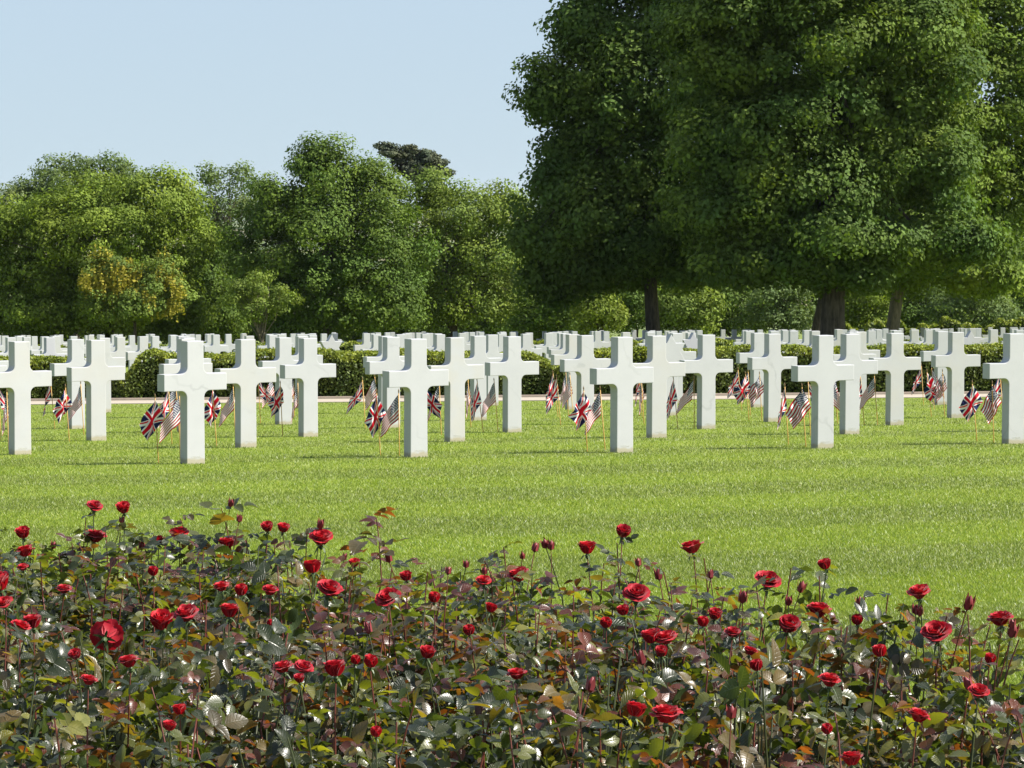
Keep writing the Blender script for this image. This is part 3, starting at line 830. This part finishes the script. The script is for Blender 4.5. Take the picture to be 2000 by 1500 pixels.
BG = [('broadleaf_tree', 'bushy tree low behind the light airy tree', 1085, 590, 75, 70, 'deep_leaf', 168), ('bushy_tree', 'small bright yellow green tree left of the leftmost big trunk', 1170, 590, 38, 62, 'lime_leaf', 160),
      ('bushy_tree', 'green shrubby tree just right of the leftmost big trunk', 1340, 590, 60, 60, 'fresh_leaf', 166), ('bushy_tree', 'leafy thicket tree midway between the two big trunks', 1430, 600, 55, 50, 'deep_leaf', 172),
      ('bushy_tree', 'pale green bush left of the thickest trunk', 1520, 590, 62, 62, 'pale_leaf', 168), ('bushy_tree', 'fresh green bush between the thick trunk and the slim trunk', 1690, 585, 50, 75, 'olive_leaf', 170),
      ('bushy_tree', 'rounded dull green bush right of the slim trunk', 1800, 590, 55, 60, 'deep_leaf', 172), ('bushy_tree', 'broad pale green bush near the right edge', 1905, 585, 75, 65, 'pale_leaf', 166),
      ('bushy_tree', 'dark bush cut by the right edge of the view', 2010, 575, 60, 85, 'deep_leaf', 170), ('bushy_tree', 'dark shrubby tree behind the leftmost big trunk', 1245, 590, 45, 60, 'deep_leaf', 176)]
for i, (nm, lab, x, y, rx, ry, m, D) in enumerate(BG):
    tot += tree(nm, lab, D, [(x, y, rx, ry), (x - rx * .5, y + 25, rx * .6, ry * .6), (x + rx * .5, y + 25, rx * .6, ry * .6)], m, x, 7, .19, 50 + i,
                'smaller trees and bushes behind the big trunks', clump=.75, per=70, nlimb=8, fork=.25)
WD = [(1120, 480, 130, 120), (1330, 480, 140, 130), (1520, 470, 130, 130), (1720, 480, 140, 130), (1930, 470, 150, 140)]
for i, (x, y, rx, ry) in enumerate(WD):
    tot += tree('woodland_tree', 'dim green woodland tree far behind, %s from the left under the big crowns' % ORD[i + 1], 200, [(x, y, rx, ry), (x, y + 80, rx, ry * .6)], 'deep_leaf', x + 20, 12, .27, 80 + i,
                'woodland trees behind the big trees', clump=1.1, per=60, nlimb=6, fill=.1)
WL = [(60, 560), (330, 560), (420, 575), (620, 570), (800, 575), (960, 580), (1050, 590)]
for i, (x, y) in enumerate(WL):
    tot += tree('woodland_tree', 'dim green woodland tree behind the far left trees, %s from the left' % ORD[i + 1], 212, [(x, y, 100, 95), (x - 30, y + 50, 95, 55), (x + 40, y + 50, 95, 55), (x, 632, 115, 34)], 'deep_leaf', x + 12, 12, .27, 180 + i,
                'woodland trees behind the far left trees', clump=1.1, per=60, nlimb=6, fill=.1)
print('LEAVES', tot)

# ------------------------------------------------------------------ rose bed
def soil():
    V = []; Fq = []; xs = np.linspace(-2.6, 2.6, 60); nd = 40
    for x in xs:
        Db = float(bed_back(x)) - .02
        for j in range(nd):
            d = 4.5 + (Db - 4.5) * j / (nd - 1); p = gw(x, d)
            V.append((p.x, p.y, p.z + .012 + (.02 * math.sin(x * 23 + d * 7) * math.sin(d * 19) if j < nd - 1 else 0) ))
    for i in range(59):
        for j in range(nd - 1):
            a = i * nd + j; Fq.append((a, a + nd, a + nd + 1, a + 1))
    me = bpy.data.meshes.new('soil'); me.from_pydata(V, [], Fq); me.materials.append(M['soil'])
    tag(link('soil', me), kind='structure')
soil()

def leaflet(L, W, fold, curl, twist=0):
    """serrated leaflet along +Y from the origin; returns V, F, UV"""
    teeth = 6
    prof = lambda t: math.sin(math.pi * min(1, t * .93 + .035) ** .80) ** .85
    V = []; UV = []; Fc = []
    nm = teeth + 1
    mid = []
    for i in range(nm):
        t = i / teeth; mid.append(len(V))
        V.append((0, L * t, -curl * L * t * t)); UV.append((0, t))
    for sgn in (1, -1):
        edge = []
        for i in range(teeth):
            for (dt, k) in ((.15, .93), (.85, 1.06)):
                t = (i + dt) / teeth; wv = W * prof(t) * k
                edge.append(len(V))
                V.append((sgn * wv, L * t, -curl * L * t * t + fold * wv)); UV.append((sgn * 1.0, t))
        for i in range(teeth):
            a, b = mid[i], mid[i + 1]; e0, e1 = edge[2 * i], edge[2 * i + 1]
            tri = [(a, e0, e1), (a, e1, b)]
            if i < teeth - 1: tri.append((b, e1, edge[2 * i + 2]))
            for q in tri: Fc.append(q if sgn > 0 else q[::-1])
    return np.array(V), np.array(Fc), np.array(UV)
GREENS = [((.013, .020, .006), 4.5), ((.028, .038, .009), 4), ((.055, .064, .013), 2.6), ((.092, .095, .018), 1.3), ((.085, .060, .018), .5)]
REDS = [((.075, .020, .010), 1.5), ((.085, .036, .012), .8), ((.050, .014, .010), 3), ((.070, .052, .014), 1.6), ((.042, .034, .014), 2.2)]
def pick(tb, rnd): return rnd.choices([a for a, b in tb], [b for a, b in tb])[0]
class Fol:
    def __init__(s): s.V = []; s.F = []; s.U = []; s.C = []; s.n = 0
    def add(s, V, Fc, U, col):
        s.V.append(V); s.F.append(Fc + s.n); s.U.append(U); s.C.append(np.tile(col, (len(V), 1))); s.n += len(V)
    def mesh(s, name): return np_mesh(name, np.concatenate(s.V), np.concatenate(s.F), 3, M['rleaf'], True, cols=np.concatenate(s.C), uv=np.concatenate(s.U))
def compound(fol, pos, dirv, up, scale, rnd, tb):
    """rose leaf of five leaflets on one rachis"""
    y = Vector(dirv).normalized(); z = (Vector(up) - y * Vector(up).dot(y)).normalized(); x = y.cross(z)
    Mx = np.array([[x.x, y.x, z.x], [x.y, y.y, z.y], [x.z, y.z, z.z]])
    base = pick(tb, rnd)
    L0 = .050 * scale
    spec = [(.085, 0, 1.15), (.052, 62, .95), (.052, -62, .95), (.022, 68, .72), (.022, -68, .72)]
    if rnd.random() < .3: spec = spec[:3]
    for (d, ang, s) in spec:
        L = L0 * s * rnd.uniform(.85, 1.15)
        V, Fc, U = leaflet(L, L * rnd.uniform(.34, .42), rnd.uniform(.1, .5), rnd.uniform(.05, .4))
        A = Euler((rnd.uniform(-.35, .25), rnd.uniform(-.45, .45), R(-ang) + rnd.uniform(-.2, .2))).to_matrix()
        V = V @ np.array(A).T + np.array([0, d * scale, -.2 * d * scale * d * 10])
        V = V @ Mx.T + np.array(pos)
        f = rnd.uniform(.75, 1.3)
        fol.add(V, Fc, U, np.array(base) * f)
def bush_meshes(seed, nleaf=290, hgt=.50, rad=.33):
    rnd = random.Random(seed); fol = Fol(); canes = []
    for i in range(9):
        a = rnd.uniform(0, 2 * math.pi); r = rad * rnd.uniform(.2, .95); h = hgt * rnd.uniform(.75, 1.05)
        tip = Vector((r * math.cos(a), r * math.sin(a), h))
        b = Vector((.05 * math.cos(a), .05 * math.sin(a), 0))
        pts = [b, b.lerp(tip, .5) + Vector((rnd.uniform(-.04, .04), rnd.uniform(-.04, .04), .03)), tip]
        canes.append(tube([tuple(p) for p in pts], [.0045, .0035, .0016], 6))
    for i in range(nleaf):
        a = rnd.uniform(0, 2 * math.pi); r = rad * math.sqrt(rnd.random()) * 1.05
        zt = hgt * (1 - .28 * (r / rad) ** 2)
        z = zt * (1 - .55 * rnd.random() ** 1.5) if rnd.random() < .85 else zt * rnd.uniform(.15, .6)
        d = Vector((math.cos(a + rnd.uniform(-1.1, 1.1)), math.sin(a + rnd.uniform(-1.1, 1.1)), rnd.uniform(-.35, .5)))
        tb = GREENS if rnd.random() > (.30 if z > hgt * .72 else .10) else REDS
        compound(fol, (r * math.cos(a), r * math.sin(a), z), d, (rnd.uniform(-.9, .9), rnd.uniform(-.9, .9), 1), rnd.uniform(.42, .80), rnd, tb)
    v, f = join(canes); cm = bpy.data.meshes.new('canes'); cm.from_pydata(v, [], f); cm.materials.append(M['cane'])
    return fol.mesh('foliage'), cm
BUSH = [bush_meshes(200 + i) for i in range(8)]

# blooms
def petal(L, W, alpha, az, cup, curl, z0, rnd, r0=.003):
    ns, ntt = 6, 6; V = []; UV = []; Fc = []
    ph = rnd.uniform(0, 6)
    for i in range(ntt + 1):
        t = i / ntt
        a = alpha * (.25 + .75 * t) + curl * t * t * t
        # centre line: integrate direction
        if i == 0: x, z = r0, z0; pa = a
        else: x += math.sin((a + pa) / 2) * L / ntt; z += math.cos((a + pa) / 2) * L / ntt; pa = a
        wv = W * (math.sin(math.pi * (.12 + .66 * t)) ** .8) * (1 if t < .92 else .93)
        for j in range(ns + 1):
            s = -1 + 2 * j / ns
            y = s * wv
            inx = cup * wv * s * s                        # edges curve towards the axis
            ruff = .0012 * math.sin(3 * s * 2 + ph) * t * t
            dip = -.10 * L * s * s * t ** 4
            xx = x - inx * math.cos(a) + ruff + dip * math.sin(a); zz = z + inx * math.sin(a) * .6 + ruff + dip * math.cos(a)
            V.append((xx * math.cos(az) - y * math.sin(az), xx * math.sin(az) + y * math.cos(az), zz)); UV.append((s, t))
    for i in range(ntt):
        for j in range(ns):
            q = i * (ns + 1) + j; Fc.append((q, q + 1, q + ns + 2, q + ns + 1))
    return V, Fc, UV
def bloom_mesh(open_, seed, size=.037):
    rnd = random.Random(seed); V = []; Fc = []; UV = []
    layers = [(5, 1.0, 1.30, .30, .55), (5, .95, 1.05, .45, .35), (5, .86, .75, .6, .2), (5, .74, .48, .75, .1), (4, .62, .28, .9, 0), (3, .5, .12, 1.0, 0)]
    for li, (n, s, al, cup, curl) in enumerate(layers):
        al2 = al * open_; st = rnd.uniform(0, 6)
        for k in range(n):
            v, f, u = petal(size * s * rnd.uniform(.93, 1.07), size * .62 * s, al2 * rnd.uniform(.85, 1.12), st + 2 * math.pi * k / n + rnd.uniform(-.15, .15), cup * (1.5 - open_ * .7), curl * open_, .004 + .002 * li, rnd, .004)
            b = len(V); V += v; UV += u; Fc += [tuple(i + b for i in q) for q in f]
    return np_mesh('petals', V, np.array(Fc), 4, M['petal'], True, uv=np.array(UV))
BLOOM = {'open': [bloom_mesh(1.0, 1), bloom_mesh(.95, 2), bloom_mesh(1.08, 3)], 'cup': [bloom_mesh(.62, 4), bloom_mesh(.7, 5)], 'half': [bloom_mesh(.38, 6), bloom_mesh(.45, 7)]}
def calyx_mesh():
    parts = []
    V, Fc = tube([(0, 0, -.012), (0, 0, -.008), (0, 0, -.002), (0, 0, .004)], [.002, .0055, .006, .004], 8)
    parts.append((V, Fc))
    for k in range(5):
        a = 2 * math.pi * k / 5; c, s = math.cos(a), math.sin(a)
        v = []
        for t, w_, z in ((0, .003, .0), (.4, .0028, -.002), (.8, .0015, -.010), (1, .0003, -.018)):
            r = .005 + .020 * t
            v += [(r * c - w_ * s, r * s + w_ * c, z), (r * c + w_ * s, r * s - w_ * c, z)]
        parts.append((v, [(0, 1, 3, 2), (2, 3, 5, 4), (4, 5, 7, 6)]))
    V, Fc = join(parts); me = bpy.data.meshes.new('calyx'); me.from_pydata(V, [], Fc); me.materials.append(M['calyx']); return me
CALYX = calyx_mesh()
def bud_mesh(mat, r=.0085, l=.026):
    V, Fc = tube([(0, 0, -.004), (0, 0, .0), (0, 0, l * .3), (0, 0, l * .6), (0, 0, l * .85), (0, 0, l)], [.002, r * .8, r, r * .85, r * .45, .0006], 10)
    parts = [(V, Fc)]
    for k in range(5):
        a = 2 * math.pi * k / 5; c, s = math.cos(a), math.sin(a); v = []
        for t, w_ in ((0, .004), (.5, .0038), (1, .0004)):
            rr = r * (1.06 if t < .9 else .95) + .004 * t * t; z = l * 1.05 * t
            v += [(rr * c - w_ * s, rr * s + w_ * c, z), (rr * c + w_ * s, rr * s - w_ * c, z)]
        parts.append((v, [(0, 1, 3, 2), (2, 3, 5, 4)]))
    V, Fc = join(parts); me = bpy.data.meshes.new('bud'); me.from_pydata(V, [], Fc); me.materials.append(mat)
    for p in me.polygons: p.use_smooth = True
    return me
BUD = [bud_mesh(M['budm']), bud_mesh(M['budm'], .007, .02)]

# bushes on a staggered grid
def canopy_rel(D): return float(np.interp(D, [6.4, 7.3, 8.2, 9.4, 10.0, 11.0, 12], [.33, .36, .39, .42, .43, .43, .43]))  # height over the lawn plane
bushes = []
rowD = [6.75, 7.2, 7.65, 8.1, 8.55, 9.0, 9.45, 9.9, 10.35, 10.8, 11.25, 11.7]
LROW = {}
for r_i, d in enumerate(rowD):
    n = 0; xs = []
    half = .152 * d + .28
    x = -half + (r_i % 2) * .21
    while x < half:
        xx = x + random.uniform(-.06, .06); dd = d + random.uniform(-.08, .08)
        if dd < float(bed_back(xx)) - .27: xs.append((xx, dd))
        x += .42
    for i, (xx, dd) in enumerate(xs):
        p = gw(xx, dd)
        top = canopy_rel(dd) + float(drop(dd))
        px = 1000 + F * xx / dd
        s = top / .475 * random.uniform(.82, 1.08)
        # a hollow in the bed at the left
        if 9.3 < dd < 10.2 and 60 < px < 520: s *= .80
        if dd < 7.0: s *= .82
        o = empty('rose_bush', p, random.uniform(0, 6.28))
        tag(o, 'glossy rose bush, %s from the left in the %s row from the lawn' % (ORD[i + 1], '@'), 'rose bush', 'rose bushes in the bed')
        fm, cm = BUSH[random.randrange(8)]
        a = link('foliage', fm, o); b = link('canes', cm, o)
        sc_ = (random.uniform(.95, 1.12), random.uniform(.95, 1.12), s); a.scale = sc_; b.scale = sc_
        bushes.append((xx, dd, o, r_i, i, s))
# rows counted from the lawn side
order = sorted(set(b[3] for b in bushes), reverse=True)
for b in bushes:
    b[2]['label'] = b[2]['label'].replace('@', ORD[order.index(b[3]) + 1])
print('BUSHES', len(bushes))

def bed_depth(x, y):
    """depth of a canopy point seen at photo pixel x, y"""
    yb = np.interp(x, [0, 500, 1000, 1400, 1700, 2000], [1075, 1080, 1112, 1145, 1190, 1245])
    Dmax = float(bed_back((x - 1000) / F * 10.0)) - .30
    if y <= yb: return Dmax
    best = Dmax
    for d in np.arange(Dmax, 6.4, -.05):
        yy = 643.4 - 52 * ((x - 1000) / F) + (1.147 - canopy_rel(d) - .065) * F / d
        if yy <= y: best = d
        else: break
    return best
def nearest_bush(X, D):
    return min(bushes, key=lambda b: (b[0] - X) ** 2 + (b[1] - D) ** 2)
def local(bush, p):
    o = bush[2]; v = p - o.location; v.rotate(Euler((0, 0, -o.rotation_euler.z))); return v
def stem_mesh(p0, p1, r, mat, leaves, rnd, tb, name='flower_stem'):
    mid = p0.lerp(p1, .5) + Vector((rnd.uniform(-.03, .03), rnd.uniform(-.02, .02), 0))
    V, Fc = tube([tuple(p0), tuple(mid), tuple(p0.lerp(p1, .8) + (mid - p0.lerp(p1, .5)) * .5), tuple(p1)], [r * 1.5, r * 1.2, r, r * .85], 6)
    return V, Fc
def add_bloom(x, y, wpx, kind, tilt=None):
    D = bed_depth(x, y); rnd = random.Random(int(x * 13 + y))
    p = pix(x, y, D); X = p.x
    b = nearest_bush(X, D); o = b[2]
    size = {'open': .074, 'cup': .060, 'half': .044, 'back': .074}[kind]
    sc = wpx / F * D / size
    sc = min(max(sc * 1.15, .5), 1.35)
    lp = local(b, p - Vector((0, 0, .02 * sc)))
    me = rnd.choice(BLOOM['open' if kind == 'back' else kind])
    bl = link('bloom', me, o, lp)
    tl = tilt if tilt is not None else rnd.uniform(-.1, .55)
    if kind == 'back': tl = -1.35
    M3 = Euler((0, 0, -o.rotation_euler.z)).to_matrix() @ Euler((tl, rnd.uniform(-.35, .35), rnd.uniform(0, 6.28))).to_matrix() if kind != 'back' else Euler((0, 0, -o.rotation_euler.z)).to_matrix() @ Euler((-1.35, 0, 0)).to_matrix()
    if kind != 'back':
        M3 = Euler((0, 0, -o.rotation_euler.z)).to_matrix() @ Euler((tl, rnd.uniform(-.3, .3), 0)).to_matrix() @ Euler((0, 0, rnd.uniform(0, 6.28))).to_matrix()
    bl.rotation_euler = M3.to_euler(); bl.scale = (sc,) * 3
    link('calyx', CALYX, bl)
    # stem in the bush's frame, then into the bloom's frame
    hb = rel(x, y, D); ln = min(max(.12, hb - .12), .38)
    q0 = lp + Vector((rnd.uniform(-.03, .03), rnd.uniform(-.03, .03), -ln)); q1 = lp
    V, Fc = stem_mesh(q0, q1 - Vector((0, 0, .004)), .0018, None, 0, rnd, None)
    inv = M3.inverted(); V = [tuple((inv @ (Vector(v) - lp)) / sc) for v in V]
    sm = bpy.data.meshes.new('flower_stem'); sm.from_pydata(V, [], Fc); sm.materials.append(M['cane'] if rnd.random() < .6 else M['redcane'])
    link('flower_stem', sm, bl)
    fo = Fol()
    for i in range(3 if ln > .2 else 2):
        t = .82 - .27 * i; q = q0.lerp(q1, t); a = rnd.uniform(0, 6.28)
        compound(fo, tuple(q), (math.cos(a), math.sin(a), rnd.uniform(-.1, .5)), (rnd.uniform(-.6, .6), rnd.uniform(-.6, .6), 1), rnd.uniform(.5, .8), rnd, GREENS if rnd.random() < .7 else REDS)
    fm = fo.mesh('stem_leaves'); co = np.empty(len(fm.vertices) * 3, np.float32); fm.vertices.foreach_get('co', co)
    co = ((co.reshape(-1, 3) - np.array(lp)) @ np.array(inv).T) / sc; fm.vertices.foreach_set('co', co.astype(np.float32).ravel()); fm.update()
    link('stem_leaves', fm, bl)
    return b
BL = [(183, 988, 34, 'open'), (243, 991, 30, 'cup'), (47, 1040, 31, 'cup'), (52, 1076, 42, 'open'), (184, 1047, 46, 'open'), (350, 1041, 40, 'open'), (310, 1056, 34, 'open'),
 (443, 1062, 33, 'cup'), (3, 1136, 48, 'cup'), (125, 1150, 32, 'open'), (435, 1145, 34, 'open'), (473, 1152, 22, 'half'), (35, 1225, 46, 'open'), (66, 1214, 38, 'cup'), (204, 1228, 66, 'back'),
 (317, 1211, 50, 'cup'), (367, 1198, 54, 'open'), (448, 1193, 38, 'cup'), (255, 1291, 46, 'open'), (150, 1277, 26, 'cup'), (172, 1328, 36, 'open'), (352, 1386, 30, 'cup'), (330, 1418, 28, 'cup'),
 (46, 1108, 24, 'open'), (300, 1116, 18, 'half'), (12, 1176, 36, 'open'), (524, 1028, 26, 'cup'), (552, 1031, 25, 'cup'), (627, 1050, 50, 'open'), (612, 1107, 38, 'cup'), (640, 1148, 52, 'open'),
 (762, 1165, 52, 'open'), (693, 1099, 22, 'cup'), (795, 1125, 26, 'cup'), (527, 1153, 34, 'open'), (530, 1220, 18, 'half'), (832, 1274, 33, 'cup'), (555, 1302, 42, 'open'), (591, 1302, 40, 'open'),
 (586, 1325, 24, 'cup'), (656, 1306, 46, 'cup'), (693, 1289, 17, 'half'), (723, 1292, 24, 'half'), (848, 1167, 20, 'half'), (945, 1133, 32, 'open'), (1010, 1316, 40, 'open'), (956, 1187, 26, 'cup'),
 (918, 1230, 20, 'half'), (1017, 1122, 48, 'open'), (1147, 1070, 36, 'cup'), (1215, 1037, 32, 'cup'), (1355, 1068, 48, 'open'), (1497, 1131, 54, 'open'), (1242, 1157, 54, 'open'), (1220, 1192, 28, 'cup'),
 (1184, 1216, 20, 'half'), (1275, 1243, 40, 'cup'), (1304, 1245, 46, 'open'), (1293, 1272, 28, 'cup'), (1395, 1199, 30, 'cup'), (1373, 1215, 20, 'half'), (1430, 1235, 34, 'open'), (1463, 1271, 32, 'open'),
 (1238, 1386, 42, 'cup'), (1300, 1395, 66, 'open'), (1614, 1102, 29, 'cup'), (1598, 1192, 52, 'open'), (1537, 1218, 44, 'cup'), (1675, 1211, 20, 'half'), (1797, 1156, 48, 'open'), (1832, 1233, 64, 'open'),
 (1957, 1208, 52, 'open'), (1721, 1272, 24, 'half'), (1619, 1328, 48, 'open'), (1790, 1397, 48, 'open'), (1664, 1482, 50, 'open'), (1617, 1424, 19, 'half'), (1932, 1287, 20, 'half'), (1910, 1350, 44, 'open'),
 (735, 1430, 20, 'half'), (1480, 1300, 22, 'half')]
for b in BL: add_bloom(*b)
BUDS = [(450, 988), (467, 1018), (103, 1070), (237, 1020), (625, 1031), (672, 1092), (760, 1096), (1066, 1068), (1076, 1072), (1044, 1076), (1020, 1090), (910, 1107), (875, 1120), (946, 1120), (1247, 1104), (1288, 1130),
        (1388, 1128), (1563, 1155), (1540, 1180), (1889, 1188), (1977, 1225), (1788, 1197), (1975, 1242), (1680, 1185), (720, 1235), (1255, 1295), (1153, 1348), (1428, 1400), (1796, 1200), (1893, 1345), (277, 1072), (1450, 1175)]
def add_bud(x, y):
    rnd = random.Random(int(x * 7 + y)); D = bed_depth(x, y); p = pix(x, y, D); b = nearest_bush(p.x, D)
    lp = local(b, p); bd = link('bud', rnd.choice(BUD), b[2], lp); s = rnd.uniform(.9, 1.3); bd.scale = (s, s, s)
    tilt = Euler((rnd.uniform(-.3, .3), rnd.uniform(-.3, .3), 0)); bd.rotation_euler = tilt
    ln = min(max(.12, rel(x, y, D) - .12), .36)
    V, Fc = stem_mesh(Vector((rnd.uniform(-.02, .02), 0, -ln)) / s, Vector((0, 0, -.001)), .0014, None, 0, rnd, None)
    sm = bpy.data.meshes.new('flower_stem'); sm.from_pydata(V, [], Fc); sm.materials.append(M['redcane'] if rnd.random() < .5 else M['cane'])
    link('flower_stem', sm, bd)
for b in BUDS: add_bud(*b)
# tall leafy young shoots: x, y of the tip, length in m, leaf scale, red or green, leaf count
SHOOTS = [(735, 1012, .26, 1.25, 'r', 9), (432, 992, .20, 1.25, 'g', 7), (352, 1012, .16, .9, 'r', 6), (205, 1030, .16, 1.1, 'g', 5), (300, 1045, .16, 1.1, 'm', 6), (400, 1050, .16, 1.1, 'g', 6), (480, 1055, .16, 1.0, 'm', 5), (140, 1060, .14, 1.0, 'm', 6), (352, 1060, .2, .8, 'm', 5), (168, 1010, .18, .7, 'g', 3), (235, 1040, .2, .8, 'm', 4), (1205, 1060, .18, .8, 'm', 4), (1375, 1090, .16, .7, 'g', 3),
          (1600, 1125, .18, .8, 'g', 4), (1388, 1130, .16, .7, 'r', 6), (1247, 1112, .16, .6, 'r', 4), (1310, 1145, .16, .8, 'r', 6), (835, 1118, .18, .6, 'r', 5), (765, 1110, .14, .6, 'm', 4), (1655, 1225, .24, 1, 'r', 7),
          (1735, 1160, .18, .8, 'g', 5), (1105, 1240, .45, .95, 'r', 9), (1180, 1100, .12, .9, 'm', 4), (1850, 1200, .16, .8, 'r', 5), (1545, 1110, .14, .9, 'g', 4), (60, 1060, .15, .8, 'g', 4), (535, 1060, .15, 1, 'g', 5), (600, 1040, .14, .8, 'g', 4),
          (690, 1100, .15, .9, 'm', 5), (280, 1060, .15, .9, 'm', 5), (960, 1130, .14, .8, 'r', 5), (1450, 1165, .16, .8, 'g', 4), (1890, 1200, .14, .7, 'm', 3), (1990, 1250, .14, .9, 'g', 4), (870, 1170, .2, .7, 'r', 6), (1130, 1360, .3, .9, 'r', 6), (120, 1235, .14, .8, 'r', 5), (760, 1180, .18, .7, 'r', 5), (1900, 1300, .2, .9, 'r', 6), (1000, 1130, .14, .9, 'g', 5)]
MIXT = GREENS + REDS
srnd = random.Random(77)
for i in range(130):                     # leafy tips standing a little proud of the bed
    b_ = srnd.choice(bushes); x_ = b_[0] + srnd.uniform(-.22, .22); d_ = b_[1] + srnd.uniform(-.2, .2)
    yy_ = 643.4 - 52 * x_ / d_ + (1.147 - canopy_rel(d_) - srnd.uniform(.01, .07)) * F / d_
    SHOOTS.append((1000 + F * x_ / d_, yy_, srnd.uniform(.08, .14), srnd.uniform(.6, .9), srnd.choice('gggggmmr'), srnd.randint(3, 6), d_))
for (x, y, ln, sc, kd, nl, *dd_) in SHOOTS:
    rnd = random.Random(int(x * 3 + y)); D = dd_[0] if dd_ else bed_depth(x, y); p = pix(x, y, D); b = nearest_bush(p.x, D); lp = local(b, p)
    tb = {'r': REDS, 'g': GREENS, 'm': MIXT}[kd]
    root = lp + Vector((rnd.uniform(-.04, .04), rnd.uniform(-.04, .04), -ln - .12))
    V, Fc = stem_mesh(root, lp, .0019, None, 0, rnd, None)
    sm = bpy.data.meshes.new('shoot'); sm.from_pydata(V, [], Fc); sm.materials.append(M['redcane'])
    so = link('shoot', sm, b[2])
    fol = Fol()
    for i in range(nl):
        t = 1 - i / max(1, nl) * .6; a = i * 2.4 + rnd.uniform(-.4, .4)
        q = root.lerp(lp, t)
        compound(fol, tuple(q), (math.cos(a), math.sin(a), rnd.uniform(.0, .7)), (rnd.uniform(-.5, .5), rnd.uniform(-.5, .5), 1), sc * rnd.uniform(.6, .95), rnd, tb)
    link('young_leaves', fol.mesh('young_leaves'), so)

# ------------------------------------------------------------------ haze: one closed box of even thin air
hm = bpy.data.materials.new('thin_haze'); hm.use_nodes = True; ht = hm.node_tree; ht.nodes.clear()
ho = ht.nodes.new('ShaderNodeOutputMaterial'); pv = ht.nodes.new('ShaderNodeVolumePrincipled')
pv.inputs['Color'].default_value = (.80, .88, .97, 1); pv.inputs['Density'].default_value = 3e-5; pv.inputs['Anisotropy'].default_value = .3
ht.links.new(pv.outputs[0], ho.inputs['Volume'])
bm = bmesh.new(); bmesh.ops.create_cube(bm, size=1)
z0, z1 = GROUND_BACK - 2, CAMZ + 32
for v in bm.verts: v.co = (v.co.x * 29000, v.co.y * 15200 + 7200, z0 if v.co.z < 0 else z1)
hme = bpy.data.meshes.new('haze'); bm.to_mesh(hme); bm.free(); hme.materials.append(hm)
tag(link('haze', hme), 'thin bluish haze over the far plain', 'haze', kind='stuff')
